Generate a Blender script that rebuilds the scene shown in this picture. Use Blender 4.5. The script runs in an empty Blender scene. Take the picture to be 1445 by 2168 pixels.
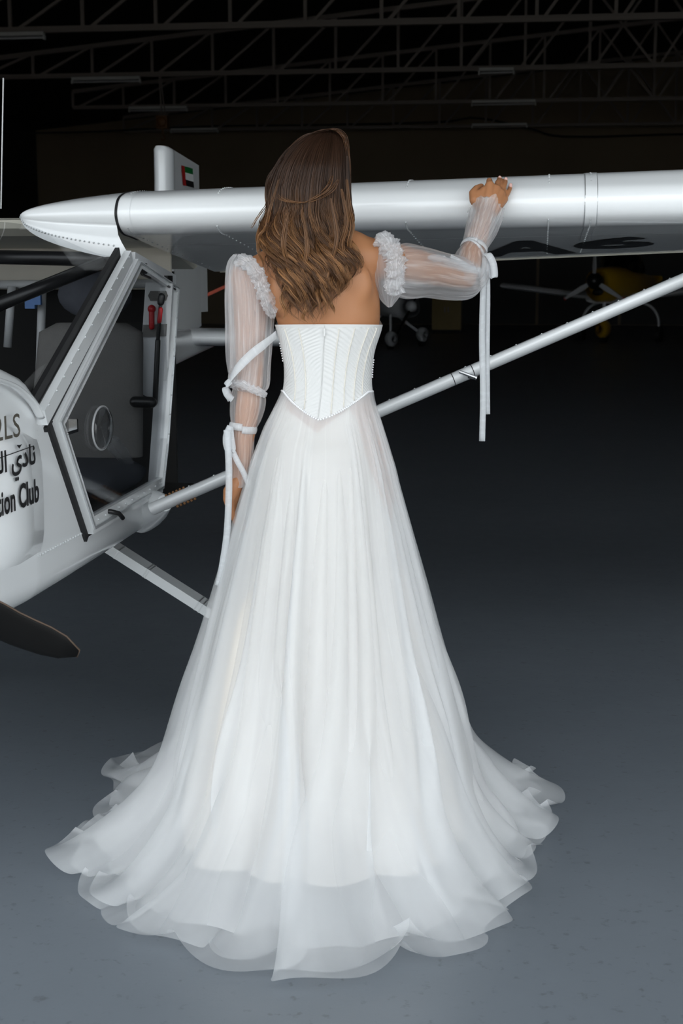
import bpy, bmesh, math, random
import numpy as np
from mathutils import Vector, Matrix, noise
random.seed(7); rng = np.random.default_rng(7)
SC = bpy.context.scene
COL = SC.collection

# ---------------------------------------------------------------- camera
W_PX, H_PX = 1445, 2168
LENS = 50.0
F_PX = LENS / 36.0 * H_PX
CAM_H = 1.42
PITCH = math.atan(484 / F_PX)
cam_d = bpy.data.cameras.new('camera'); cam = bpy.data.objects.new('camera', cam_d); COL.objects.link(cam)
cam_d.sensor_fit = 'VERTICAL'; cam_d.sensor_height = 36.0; cam_d.lens = LENS
cam_d.clip_start = 0.05; cam_d.clip_end = 500
cam.location = (0, 0, CAM_H); cam.rotation_euler = (math.pi / 2 - PITCH, 0, 0)
SC.camera = cam
cam_d.dof.use_dof = True; cam_d.dof.focus_distance = 3.75; cam_d.dof.aperture_fstop = 9.0

# ---------------------------------------------------------------- sky and sun
wd = bpy.data.worlds.new('sky'); SC.world = wd; wd.use_nodes = True
bg = wd.node_tree.nodes['Background']
bg.inputs[0].default_value = (0.90, 0.96, 1.0, 1); bg.inputs[1].default_value = 1.55
sun_d = bpy.data.lights.new('sun', 'SUN'); sun = bpy.data.objects.new('sun', sun_d); COL.objects.link(sun)
sun_d.energy = 2.0; sun_d.angle = math.radians(2.0); sun_d.color = (1.0, 0.95, 0.87)
sun.rotation_euler = (math.radians(-12), math.radians(-38), 0)      # falls along the hangar front, only on the apron

SC.view_settings.view_transform = 'Standard'; SC.view_settings.look = 'None'
SC.view_settings.gamma = 1.0; SC.view_settings.use_curve_mapping = False
SC.view_settings.exposure = 0.82

# ---------------------------------------------------------------- geometry helpers
_F = Vector((0, math.cos(PITCH), -math.sin(PITCH))); _U = Vector((0, math.sin(PITCH), math.cos(PITCH))); _X = Vector((1, 0, 0))
_O = Vector((0, 0, CAM_H))
def D(x, y): return _F + _X * ((x - 722.5) / F_PX) - _U * ((y - 1084) / F_PX)
def P(x, y, Y):
    d = D(x, y); return _O + d * (Y / d.y)
def G(x, y, z=0.0):
    d = D(x, y); return _O + d * ((z - CAM_H) / d.z)
def lerp(a, b, t): return a + (b - a) * t
def sstep(a, b, x):
    t = max(0.0, min(1.0, (x - a) / (b - a))); return t * t * (3 - 2 * t)
def interp(x, xs, ys): return float(np.interp(x, xs, ys))
def catmull(pts, n):
    """smooth resample of a polyline (list of tuples) to n points"""
    p = np.array([tuple(q) for q in pts], float); m = len(p)
    q = np.vstack([2 * p[0] - p[1], p, 2 * p[-1] - p[-2]])
    out = []
    for k in range(n):
        t = k / (n - 1) * (m - 1); i = min(int(t), m - 2); t -= i
        a, b, c, d = q[i], q[i + 1], q[i + 2], q[i + 3]
        out.append(0.5 * (2 * b + (c - a) * t + (2 * a - 5 * b + 4 * c - d) * t * t + (3 * b - a - 3 * c + d) * t ** 3))
    return np.array(out)

class MB:
    """collects shapes for ONE mesh object"""
    def __init__(s): s.v = []; s.f = []; s.uv = {}; s.col = []
    def add(s, verts, faces, uvs=None):
        o = len(s.v); s.v += [tuple(map(float, q)) for q in verts]; s.f += [tuple(i + o for i in f) for f in faces]
        if uvs is not None:
            for i, q in enumerate(uvs): s.uv[o + i] = (float(q[0]), float(q[1]))
    def box(s, lo, hi, M=None):
        x0, y0, z0 = lo; x1, y1, z1 = hi
        v = [(x0, y0, z0), (x1, y0, z0), (x1, y1, z0), (x0, y1, z0), (x0, y0, z1), (x1, y0, z1), (x1, y1, z1), (x0, y1, z1)]
        if M is not None: v = [tuple(M @ Vector(q)) for q in v]
        s.add(v, [(3, 2, 1, 0), (4, 5, 6, 7), (0, 1, 5, 4), (1, 2, 6, 5), (2, 3, 7, 6), (3, 0, 4, 7)])
    def grid(s, rows, closed=False, flip=False):
        """rows: list of equally long lists of points"""
        ni, nj = len(rows), len(rows[0]); v = [q for r in rows for q in r]
        uv = [(j / (nj if closed else nj - 1), i / max(1, ni - 1)) for i in range(ni) for j in range(nj)]
        f = []
        for i in range(ni - 1):
            for j in range(nj if closed else nj - 1):
                k = (j + 1) % nj
                q = (i * nj + j, i * nj + k, (i + 1) * nj + k, (i + 1) * nj + j)
                f.append(q[::-1] if flip else q)
        s.add(v, f, uv)
    def tube(s, path, radii, n=12, caps=True, up=None, flat=1.0):
        """swept (elliptic) tube; radii number or list; flat scales the second axis"""
        p = [Vector(q) for q in path]; m = len(p)
        if not hasattr(radii, '__len__'): radii = [radii] * m
        tan = [(p[min(i + 1, m - 1)] - p[max(i - 1, 0)]).normalized() for i in range(m)]
        a = Vector(up) if up is not None else (Vector((0, 0, 1)) if abs(tan[0].z) < 0.9 else Vector((1, 0, 0)))
        rings = []
        for i in range(m):
            a = (a - tan[i] * a.dot(tan[i])).normalized(); b = tan[i].cross(a)
            rings.append([tuple(p[i] + a * (radii[i] * math.cos(2 * math.pi * k / n)) + b * (radii[i] * flat * math.sin(2 * math.pi * k / n))) for k in range(n)])
        o = len(s.v); s.grid(rings, closed=True)
        if caps:
            s.f.append(tuple(o + k for k in range(n))[::-1]); s.f.append(tuple(o + (m - 1) * n + k for k in range(n)))
    def capsule(s, path, radii, n=14, flat=1.0, up=None):
        """tube with rounded ends"""
        p = [Vector(q) for q in path]
        if not hasattr(radii, '__len__'): radii = [radii] * len(p)
        t0 = (p[0] - p[1]).normalized(); t1 = (p[-1] - p[-2]).normalized()
        pre = [(p[0] + t0 * radii[0] * math.sin(a), radii[0] * math.cos(a)) for a in (1.50, 1.2, 0.8, 0.4)]
        post = [(p[-1] + t1 * radii[-1] * math.sin(a), radii[-1] * math.cos(a)) for a in (0.4, 0.8, 1.2, 1.50)]
        al = pre + list(zip(p, radii)) + post
        s.tube([q[0] for q in al], [q[1] for q in al], n=n, flat=flat, up=up)
    def ball(s, c, r, n=10, m=7):
        r = r if hasattr(r, '__len__') else (r, r, r)
        rows = []
        for i in range(m + 1):
            t = math.pi * (0.02 + 0.96 * i / m)
            rows.append([(c[0] + r[0] * math.sin(t) * math.cos(2 * math.pi * k / n), c[1] + r[1] * math.sin(t) * math.sin(2 * math.pi * k / n), c[2] + r[2] * math.cos(t)) for k in range(n)])
        o = len(s.v); s.grid(rows, closed=True, flip=True)
        s.f.append(tuple(o + k for k in range(n))); s.f.append(tuple(o + m * n + k for k in range(n))[::-1])
    def prism(s, poly, w0, w1, axis):
        """poly: 2-D outline, extruded between w0 and w1; axis(u,v,w)->point"""
        n = len(poly); v = [axis(u, q, w0) for u, q in poly] + [axis(u, q, w1) for u, q in poly]
        s.add(v, [tuple(range(n))[::-1], tuple(range(n, 2 * n))] + [(i, (i + 1) % n, n + (i + 1) % n, n + i) for i in range(n)])
    def build(s, name, mat, parent=None, smooth=False, angle=None):
        me = bpy.data.meshes.new(name); me.from_pydata(s.v, [], s.f); me.validate(clean_customdata=False)
        if s.uv:
            lay = me.uv_layers.new(name='UVMap'); vi = np.zeros(len(me.loops), np.int32); me.loops.foreach_get('vertex_index', vi)
            arr = np.zeros((len(s.v), 2), np.float32)
            for k, q in s.uv.items(): arr[k] = q
            lay.data.foreach_set('uv', arr[vi].ravel())
        if len(s.col) == len(s.v) and s.col:
            ca = me.color_attributes.new('tint', 'FLOAT_COLOR', 'POINT'); ca.data.foreach_set('color', np.array(s.col, np.float32).ravel())
        return link(name, me, mat, parent, smooth, angle)
def link(name, me, mat, parent=None, smooth=False, angle=None):
    if mat is not None and not me.materials: me.materials.append(mat)
    if smooth or angle:
        me.polygons.foreach_set('use_smooth', [True] * len(me.polygons))
        if angle:
            bm = bmesh.new(); bm.from_mesh(me); bmesh.ops.recalc_face_normals(bm, faces=bm.faces)
            for e in bm.edges:
                if len(e.link_faces) == 2 and e.calc_face_angle(0) > math.radians(angle): e.smooth = False
            bm.to_mesh(me); bm.free()
    o = bpy.data.objects.new(name, me); COL.objects.link(o)
    if parent is not None: o.parent = parent
    return o
def tag(o, label=None, cat=None, group=None, kind=None):
    if label: o['label'] = label
    if cat: o['category'] = cat
    if group: o['group'] = group
    if kind: o['kind'] = kind
    return o
def empty(name, loc, rz=0.0):
    o = bpy.data.objects.new(name, None); COL.objects.link(o); o.location = loc; o.rotation_euler = (0, 0, rz); o.empty_display_size = 0.1
    return o

# ---------------------------------------------------------------- materials
def mat(name, col, rough=0.5, metal=0.0, spec=0.5, vary=0.0, vscale=8.0, bump=0.0, bscale=40.0, coat=0.0, trans=0.0, ior=1.45, detail=4):
    m = bpy.data.materials.new(name); m.use_nodes = True; nt = m.node_tree; b = nt.nodes['Principled BSDF']
    b.inputs['Base Color'].default_value = (*col, 1); b.inputs['Roughness'].default_value = rough; b.inputs['Metallic'].default_value = metal
    b.inputs['Specular IOR Level'].default_value = spec; b.inputs['Coat Weight'].default_value = coat; b.inputs['Coat Roughness'].default_value = 0.06
    b.inputs['Transmission Weight'].default_value = trans; b.inputs['IOR'].default_value = ior
    tc = nt.nodes.new('ShaderNodeTexCoord')
    nz = nt.nodes.new('ShaderNodeTexNoise'); nz.inputs['Scale'].default_value = vscale; nz.inputs['Detail'].default_value = detail
    nt.links.new(tc.outputs['Object'], nz.inputs['Vector'])
    mx = nt.nodes.new('ShaderNodeMix'); mx.data_type = 'RGBA'
    k = vary
    mx.inputs[6].default_value = (*[c * (1 - k) for c in col], 1); mx.inputs[7].default_value = (*[min(1, c * (1 + k)) for c in col], 1)
    nt.links.new(nz.outputs['Fac'], mx.inputs[0]); nt.links.new(mx.outputs[2], b.inputs['Base Color'])
    if bump:
        n2 = nt.nodes.new('ShaderNodeTexNoise'); n2.inputs['Scale'].default_value = bscale; n2.inputs['Detail'].default_value = 5
        nt.links.new(tc.outputs['Object'], n2.inputs['Vector'])
        bp = nt.nodes.new('ShaderNodeBump'); bp.inputs['Strength'].default_value = bump; bp.inputs['Distance'].default_value = 0.01
        nt.links.new(n2.outputs['Fac'], bp.inputs['Height']); nt.links.new(bp.outputs[0], b.inputs['Normal'])
    return m
def tulle(name, col, dens, stripe=0.0, nstripe=60.0, warp=0.02, transl=0.45, grain=0.0):
    """sheer net: transparent gaps between white threads; stripe = gathers running along the cloth (uv)"""
    m = bpy.data.materials.new(name); m.use_nodes = True; nt = m.node_tree; nt.nodes.clear(); N = nt.nodes.new; Lk = nt.links.new
    out = N('ShaderNodeOutputMaterial'); mx = N('ShaderNodeMixShader'); tr = N('ShaderNodeBsdfTransparent')
    df = N('ShaderNodeBsdfDiffuse'); tl = N('ShaderNodeBsdfTranslucent'); m2 = N('ShaderNodeMixShader')
    df.inputs[0].default_value = (*col, 1); tl.inputs[0].default_value = (*col, 1); m2.inputs[0].default_value = transl
    Lk(df.outputs[0], m2.inputs[1]); Lk(tl.outputs[0], m2.inputs[2]); Lk(tr.outputs[0], mx.inputs[1]); Lk(m2.outputs[0], mx.inputs[2]); Lk(mx.outputs[0], out.inputs[0])
    uv = N('ShaderNodeUVMap'); sp = N('ShaderNodeSeparateXYZ'); Lk(uv.outputs[0], sp.inputs[0])
    cb = N('ShaderNodeCombineXYZ'); mu = N('ShaderNodeMath'); mu.operation = 'MULTIPLY'; mu.inputs[1].default_value = nstripe; Lk(sp.outputs[0], mu.inputs[0])
    mv = N('ShaderNodeMath'); mv.operation = 'MULTIPLY'; mv.inputs[1].default_value = nstripe * warp; Lk(sp.outputs[1], mv.inputs[0])
    Lk(mu.outputs[0], cb.inputs[0]); Lk(mv.outputs[0], cb.inputs[1])
    nz = N('ShaderNodeTexNoise'); nz.inputs['Scale'].default_value = 1.0; nz.inputs['Detail'].default_value = 3.0; nz.inputs['Roughness'].default_value = 0.6
    Lk(cb.outputs[0], nz.inputs['Vector'])
    rp = N('ShaderNodeMapRange'); rp.inputs[1].default_value = 0.50; rp.inputs[2].default_value = 0.68
    rp.inputs[3].default_value = dens; rp.inputs[4].default_value = min(1, dens + stripe)
    Lk(nz.outputs['Fac'], rp.inputs[0]); Lk(rp.outputs[0], mx.inputs[0])
    return m
def glass_sheet(name, tint, refl=0.08, rough=0.02):
    """thin clear acrylic: mostly transparent with a gloss reflection"""
    m = bpy.data.materials.new(name); m.use_nodes = True; nt = m.node_tree; nt.nodes.clear(); N = nt.nodes.new; Lk = nt.links.new
    out = N('ShaderNodeOutputMaterial'); mx = N('ShaderNodeMixShader'); tr = N('ShaderNodeBsdfTransparent'); gl = N('ShaderNodeBsdfGlossy'); fr = N('ShaderNodeFresnel')
    ge = N('ShaderNodeNewGeometry'); mi = N('ShaderNodeMapRange'); mi.inputs[3].default_value = 1.45; mi.inputs[4].default_value = 1 / 1.45; Lk(ge.outputs['Backfacing'], mi.inputs[0]); Lk(mi.outputs[0], fr.inputs[0]); gl.inputs['Roughness'].default_value = rough; tr.inputs[0].default_value = (*tint, 1)
    mu = N('ShaderNodeMath'); mu.operation = 'MULTIPLY'; mu.inputs[1].default_value = refl / 0.08; mu.use_clamp = True
    tc = N('ShaderNodeTexCoord'); nz = N('ShaderNodeTexNoise'); nz.inputs['Scale'].default_value = 3.0; Lk(tc.outputs['Object'], nz.inputs[0])
    bp = N('ShaderNodeBump'); bp.inputs['Strength'].default_value = 0.05; Lk(nz.outputs['Fac'], bp.inputs['Height']); Lk(bp.outputs[0], gl.inputs['Normal'])
    Lk(fr.outputs[0], mu.inputs[0]); Lk(mu.outputs[0], mx.inputs[0]); Lk(tr.outputs[0], mx.inputs[1]); Lk(gl.outputs[0], mx.inputs[2]); Lk(mx.outputs[0], out.inputs[0])
    return m

M = {}
M['white_paint'] = mat('white_paint', (0.80, 0.82, 0.83), 0.22, vary=0.02, vscale=3, coat=0.6)
M['wing_paint'] = mat('wing_paint', (0.89, 0.91, 0.92), 0.22, vary=0.03, vscale=2, coat=0.5)
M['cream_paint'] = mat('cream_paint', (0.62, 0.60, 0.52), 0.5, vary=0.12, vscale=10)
M['beige_panel'] = mat('beige_panel', (0.66, 0.62, 0.54), 0.6, vary=0.15, vscale=6)
M['alu'] = mat('alu', (0.62, 0.64, 0.65), 0.35, metal=0.6, vary=0.08, vscale=15)
M['chrome'] = mat('chrome', (0.75, 0.76, 0.77), 0.15, metal=1.0)
M['black_rubber'] = mat('black_rubber', (0.012, 0.012, 0.013), 0.6, vary=0.2)
M['black_paint'] = mat('black_paint', (0.012, 0.012, 0.013), 0.35)
M['prop_black'] = mat('prop_black', (0.006, 0.006, 0.006), 0.5, spec=0.15, vary=0.3, vscale=20)
M['prop_edge'] = mat('prop_edge', (0.07, 0.045, 0.03), 0.6, vary=0.3, vscale=30)
M['seat_grey'] = mat('seat_grey', (0.14, 0.135, 0.13), 0.85, vary=0.15, vscale=30, bump=0.2, bscale=200)
M['seat_dark'] = mat('seat_dark', (0.06, 0.065, 0.08), 0.8, vary=0.2, vscale=30)
M['dark_interior'] = mat('dark_interior', (0.012, 0.012, 0.012), 0.8, vary=0.3)
M['red_paint'] = mat('red_paint', (0.45, 0.015, 0.02), 0.4, vary=0.1)
M['orange_pole'] = mat('orange_pole', (0.50, 0.06, 0.015), 0.5, vary=0.15)
M['blue_plastic'] = mat('blue_plastic', (0.10, 0.22, 0.50), 0.5, vary=0.1)
M['flag_red'] = mat('flag_red', (0.45, 0.02, 0.02), 0.4)
M['flag_green'] = mat('flag_green', (0.0, 0.16, 0.03), 0.4)
M['flag_white'] = mat('flag_white', (0.85, 0.85, 0.85), 0.4)
M['glass'] = glass_sheet('acrylic', (0.80, 0.81, 0.82), 0.05)
M['steel_dark'] = mat('steel_dark', (0.24, 0.21, 0.19), 0.55, vary=0.25, vscale=2)
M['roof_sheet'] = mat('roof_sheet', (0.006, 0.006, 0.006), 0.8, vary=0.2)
M['fixture'] = mat('fixture', (0.65, 0.66, 0.64), 0.5, vary=0.1)
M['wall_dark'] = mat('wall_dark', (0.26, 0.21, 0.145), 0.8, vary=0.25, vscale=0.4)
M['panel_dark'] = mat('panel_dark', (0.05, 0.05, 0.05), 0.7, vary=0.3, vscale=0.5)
M['yellow_paint'] = mat('yellow_paint', (0.55, 0.33, 0.02), 0.3, vary=0.06, coat=0.5)
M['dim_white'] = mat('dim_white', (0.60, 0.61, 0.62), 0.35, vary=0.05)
M['brass_old'] = mat('brass_old', (0.20, 0.09, 0.03), 0.5, vary=0.3)
# ---------------------------------------------------------------- the hangar
HANG = math.radians(-7.0)
HM = Matrix.Rotation(HANG, 4, 'Z')
DOOR_Y = 0.8; X0, X1 = -17.0, 24.0; YB = 50.0
LINTEL = 4.1
def hangar_obj(name, mb, m, kind='structure', **k):
    o = mb.build(name, m, **k); o.rotation_euler = (0, 0, HANG)
    if kind: o['kind'] = kind
    return o
def roof_z(x): return 6.45 + (1.70 + 0.097 * x if x < 9 else 1.70 + 0.097 * 9 - 0.097 * (x - 9))

# floor: worn grey painted concrete, satin gloss
fm = bpy.data.materials.new('painted_concrete'); fm.use_nodes = True; nt = fm.node_tree; b = nt.nodes['Principled BSDF']
tc = nt.nodes.new('ShaderNodeTexCoord')
def tex_noise(scale, detail=5, rough=0.55):
    n = nt.nodes.new('ShaderNodeTexNoise'); n.inputs['Scale'].default_value = scale; n.inputs['Detail'].default_value = detail; n.inputs['Roughness'].default_value = rough
    nt.links.new(tc.outputs['Object'], n.inputs['Vector']); return n
n1 = tex_noise(0.9); n2 = tex_noise(9, 6, 0.7); n3 = tex_noise(34, 3)
r1 = nt.nodes.new('ShaderNodeValToRGB'); r1.color_ramp.elements[0].position = 0.3; r1.color_ramp.elements[1].position = 0.75
r1.color_ramp.elements[0].color = (0.165, 0.188, 0.214, 1); r1.color_ramp.elements[1].color = (0.195, 0.220, 0.250, 1)
nt.links.new(n1.outputs['Fac'], r1.inputs[0])
r2 = nt.nodes.new('ShaderNodeValToRGB'); r2.color_ramp.elements[0].position = 0.30; r2.color_ramp.elements[1].position = 0.40
r2.color_ramp.elements[0].color = (0.72, 0.70, 0.68, 1); r2.color_ramp.elements[1].color = (1, 1, 1, 1)
nt.links.new(n3.outputs['Fac'], r2.inputs[0])
r3 = nt.nodes.new('ShaderNodeValToRGB'); r3.color_ramp.elements[0].position = 0.45; r3.color_ramp.elements[1].position = 0.60
r3.color_ramp.elements[0].color = (1, 1, 1, 1); r3.color_ramp.elements[1].color = (0, 0, 0, 1)
nt.links.new(n2.outputs['Fac'], r3.inputs[0])
mxs = nt.nodes.new('ShaderNodeMix'); mxs.data_type = 'RGBA'; mxs.inputs[6].default_value = (1, 1, 1, 1)
nt.links.new(r3.outputs[0], mxs.inputs[0]); nt.links.new(r2.outputs[0], mxs.inputs[7])
mm = nt.nodes.new('ShaderNodeMix'); mm.data_type = 'RGBA'; mm.blend_type = 'MULTIPLY'; mm.inputs[0].default_value = 1
nt.links.new(r1.outputs[0], mm.inputs[6]); nt.links.new(mxs.outputs[2], mm.inputs[7]); nt.links.new(mm.outputs[2], b.inputs['Base Color'])
rr = nt.nodes.new('ShaderNodeMapRange'); rr.inputs[3].default_value = 0.26; rr.inputs[4].default_value = 0.42
nt.links.new(n2.outputs['Fac'], rr.inputs[0]); nt.links.new(rr.outputs[0], b.inputs['Roughness']); b.inputs['Specular IOR Level'].default_value = 0.4
bp = nt.nodes.new('ShaderNodeBump'); bp.inputs['Strength'].default_value = 0.08; bp.inputs['Distance'].default_value = 0.01
nt.links.new(n2.outputs['Fac'], bp.inputs['Height']); nt.links.new(bp.outputs[0], b.inputs['Normal'])
M['floor'] = fm
mb = MB(); mb.box((X0, DOOR_Y, -0.2), (X1, YB, 0.0)); hangar_obj('floor', mb, fm)
M['apron'] = mat('apron_concrete', (0.42, 0.40, 0.37), 0.9, vary=0.1, vscale=0.7)
mb = MB(); mb.box((-60, -70, -0.25), (60, DOOR_Y, -0.005)); hangar_obj('ground_apron', mb, M['apron'])

# walls and roof
mb = MB(); mb.box((X0, YB, 0), (X1, YB + 0.2, 9.5)); hangar_obj('wall_back', mb, M['wall_dark'])
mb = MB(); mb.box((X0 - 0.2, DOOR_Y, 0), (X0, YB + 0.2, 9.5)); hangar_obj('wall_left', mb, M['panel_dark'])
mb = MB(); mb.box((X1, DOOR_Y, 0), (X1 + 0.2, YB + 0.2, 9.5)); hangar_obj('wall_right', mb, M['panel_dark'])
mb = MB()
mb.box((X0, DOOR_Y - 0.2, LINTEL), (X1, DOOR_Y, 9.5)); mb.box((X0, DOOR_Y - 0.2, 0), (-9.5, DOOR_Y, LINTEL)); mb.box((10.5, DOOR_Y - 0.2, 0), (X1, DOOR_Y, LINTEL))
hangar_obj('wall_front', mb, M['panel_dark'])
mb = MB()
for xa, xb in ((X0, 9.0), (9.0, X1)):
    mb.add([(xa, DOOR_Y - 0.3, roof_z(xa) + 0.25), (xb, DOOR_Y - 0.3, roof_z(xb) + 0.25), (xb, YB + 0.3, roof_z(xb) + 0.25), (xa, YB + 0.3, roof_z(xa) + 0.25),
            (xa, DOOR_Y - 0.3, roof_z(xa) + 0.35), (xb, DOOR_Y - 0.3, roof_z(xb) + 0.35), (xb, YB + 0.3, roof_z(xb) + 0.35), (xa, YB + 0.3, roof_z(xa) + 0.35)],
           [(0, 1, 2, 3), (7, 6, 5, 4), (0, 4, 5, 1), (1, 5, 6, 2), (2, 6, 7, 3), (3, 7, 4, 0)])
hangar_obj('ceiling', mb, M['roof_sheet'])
# darker steel sliding panels on the lower back wall
wb = bpy.data.objects['wall_back']
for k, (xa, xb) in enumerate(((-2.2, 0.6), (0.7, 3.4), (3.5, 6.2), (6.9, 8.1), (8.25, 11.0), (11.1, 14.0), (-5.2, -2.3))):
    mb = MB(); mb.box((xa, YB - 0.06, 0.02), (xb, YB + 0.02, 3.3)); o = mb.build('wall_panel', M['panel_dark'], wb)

# roof trusses: bottom chord, top chord, verticals, diagonals
unit = {}
def member(parent, name, p0, p1, w):
    """square steel member between two points (shared unit mesh, scaled)"""
    if 'bar' not in unit:
        mb = MB(); mb.box((-0.5, -0.5, 0), (0.5, 0.5, 1)); me = bpy.data.meshes.new('steel_member'); me.from_pydata(mb.v, [], mb.f); me.materials.append(M['steel_dark']); unit['bar'] = me
    o = bpy.data.objects.new(name, unit['bar']); COL.objects.link(o); o.parent = parent
    p0, p1 = Vector(p0), Vector(p1); d = p1 - p0
    o.location = p0; o.rotation_mode = 'QUATERNION'; o.rotation_quaternion = d.to_track_quat('Z', 'Y'); o.scale = (w, w, d.length)
    return o
TR = [(22.5, 'first roof truss, partly above the frame'), (28.8, 'nearest dark steel roof truss across the top of the picture'), (35.1, 'second dark steel roof truss from the front'),
      (41.3, 'third dark steel roof truss from the front'), (47.6, 'farthest dark steel roof truss close to the back wall')]
ZB = 6.45
for k, (y, lab) in enumerate(TR):
    if k == 0: continue
    t = empty('roof_truss', HM @ Vector((0, y, ZB)), HANG); tag(t, lab, 'truss', 'steel roof trusses')
    off = [0.0, 0.25, 0.05, 0.6, 0.35][k]; xs = [-13.5 + off + 1.5 * i for i in range(20)]
    member(t, 'bottom_chord', (xs[0], 0, 0), (xs[-1], 0, 0), 0.13 - 0.008 * k)
    ht = lambda x: roof_z(x) - ZB
    member(t, 'top_chord', (xs[0], 0, ht(xs[0])), (9, 0, ht(9)), 0.11); member(t, 'top_chord', (9, 0, ht(9)), (xs[-1], 0, ht(xs[-1])), 0.11)
    for i, x in enumerate(xs):
        member(t, 'vertical', (x, 0, 0), (x, 0, ht(x)), 0.07)
        if i < len(xs) - 1:
            if x > 1.2 and x < 4: member(t, 'diagonal', (xs[i + 1], 0, 0.0), (x, 0, ht(x)), 0.06)
            member(t, 'diagonal', (x + 0.12, 0, 0.0), (xs[i + 1], 0, ht(xs[i + 1])), 0.06)

# fluorescent fittings hung under the trusses
FX = [(-52, 97, 80, 28.4, 'white batten light at the left edge under the nearest truss'), (150, 299, 172, 34.6, 'white batten light below the second truss on the left'),
      (272, 397, 233, 41.0, 'faint batten light left of the chain hoist below the third truss'), (361, 462, 278, 47.2, 'small far batten light just right above the tail fin'),
      (1014, 1086, 153, 34.0, 'short batten light on the right, highest of the right column'), (1000, 1131, 220, 40.5, 'middle batten light of the right column'),
      (1000, 1113, 268, 46.8, 'lowest batten light of the right column near the back wall')]
for (xa, xb, y, Y, lab) in FX:
    yh = min((q[0] for q in TR[1:]), key=lambda q: abs(q - Y - 0.6)); nrm = HM.to_3x3() @ Vector((0, 1, 0)); dd = D((xa + xb) / 2, y); c = _O + dd * ((yh - _O.dot(nrm)) / dd.dot(nrm)); w = (xb - xa) / F_PX * Y
    t = empty('batten_light', c, HANG); tag(t, lab, 'ceiling light', 'batten lights under the roof')
    mb = MB(); mb.box((-w / 2, -0.07, 0.03), (w / 2, 0.07, 0.10)); mb.build('housing', M['fixture'], t)
    mb = MB(); mb.tube([(-w / 2 + 0.03, 0, -0.01), (w / 2 - 0.03, 0, -0.01)], 0.022, 8); mb.build('tube', M['dim_white'], t)
    for sx in (-1, 1):
        mb = MB(); mb.box((sx * w / 2 - 0.02, -0.05, -0.05), (sx * w / 2 + 0.02, 0.05, 0.03)); mb.build('lamp_holder', M['fixture'], t)
        mb = MB(); mb.tube([(sx * w * 0.3, 0, 0.05), (sx * w * 0.3, 0, ZB - c.z)], 0.012, 6); mb.build('hanger_rod', M['steel_dark'], t)

# chain hoist hanging from the second truss
nrm = HM.to_3x3() @ Vector((0, 1, 0)); dd = D(344, 262); hp = _O + dd * ((35.1 - _O.dot(nrm)) / dd.dot(nrm))
t = empty('chain_hoist', hp, HANG); tag(t, 'rusty chain hoist hanging above the tail fin', 'hoist')
mb = MB(); mb.box((-0.14, -0.12, -0.12), (0.14, 0.12, 0.18)); mb.ball((0.0, -0.13, 0.03), (0.13, 0.08, 0.13)); mb.build('hoist_body', M['brass_old'], t, angle=35)
mb = MB(); mb.tube([(-0.02, 0, 0.18), (-0.06, 0, ZB - hp.z)], 0.025, 6); mb.tube([(0.07, 0, 0.18), (-0.03, 0, ZB - hp.z)], 0.018, 6); mb.build('chain', M['steel_dark'], t)
hk = catmull([(0, 0, -0.12), (0, 0, -0.26), (0.05, 0, -0.34), (0.0, 0, -0.40), (-0.05, 0, -0.35)], 12)
mb = MB(); mb.tube(hk, 0.02, 6); mb.build('hook', M['brass_old'], t, smooth=True)
# cable slung along the back wall
cab = catmull([P(x, y, 48.6) for x, y in ((0, 283), (200, 279), (420, 268), (700, 264), (930, 258), (1010, 250), (1120, 272), (1200, 289), (1445, 284))], 60)
mb = MB(); mb.tube(cab, 0.03, 6); o = mb.build('wall_cable', M['black_rubber'], None, smooth=True); tag(o, 'black cable slung along the top of the back wall', 'cable')
# ---------------------------------------------------------------- white high-wing light aircraft (local x = outboard, y = aft, z = up)
AY = math.radians(-8.0)
A0 = P(245, 450, 4.036); A0.z = 0
ES = Vector((math.cos(AY), math.sin(AY), 0)); EA = Vector((-math.sin(AY), math.cos(AY), 0))
def LA(x, y, a):
    d = D(x, y); t = (a + (A0 - _O).dot(EA)) / d.dot(EA); q = _O + d * t; return Vector(((q - A0).dot(ES), a, q.z))
def LS(x, y, s):
    d = D(x, y); t = (s + (A0 - _O).dot(ES)) / d.dot(ES); q = _O + d * t; return Vector((s, (q - A0).dot(EA), q.z))
plane = empty('light_aircraft', A0, AY)
tag(plane, 'white high-wing light aircraft with open-framed cabin that the bride leans on', 'aircraft')
CL = -0.55                                                  # centre line
def wing_profile(s):
    a0 = -0.048 * s; zt = 1.684 + 0.026 * s; zb = 1.556 + 0.012 * s; zte = 1.462 + 0.040 * s; zm = 1.612 + 0.017 * s
    return [(1.2, zte), (1.0, lerp(zb, zte, .82)), (0.7, lerp(zb, zte, .55)), (0.4, lerp(zb, zte, .28)), (0.16, lerp(zb, zte, .05)), (0.08, zb + 0.001), (0.035, zb + 0.014), (a0 * 0 + 0.010, zb + 0.033),
            (0.0, zm), (0.012, zm + 0.027), (0.04, zm + 0.047), (0.10, zt - 0.010), (0.18, zt - 0.002), (0.26, zt), (0.45, zt - 0.012), (0.75, lerp(zt, zte, .45)), (1.0, lerp(zt, zte, .78)), (1.2, zte + 0.012)], a0
def wing_section(s, n=56):
    pr, a0 = wing_profile(s); c = catmull(pr, n); return [(s, q[0] + a0, q[1]) for q in c]
SPAN = 3.3
mb = MB(); rows = [wing_section(s) for s in np.linspace(0, SPAN, 24)]
mb.grid(rows); mb.f.append(tuple(range(56))); mb.f.append(tuple(len(mb.v) - 56 + k for k in range(56))[::-1])
n56 = 56
for i in range(23): mb.f.append((i * n56 + n56 - 1, i * n56, (i + 1) * n56, (i + 1) * n56 + n56 - 1))
wing = mb.build('wing', M['wing_paint'], plane, angle=50)
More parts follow.
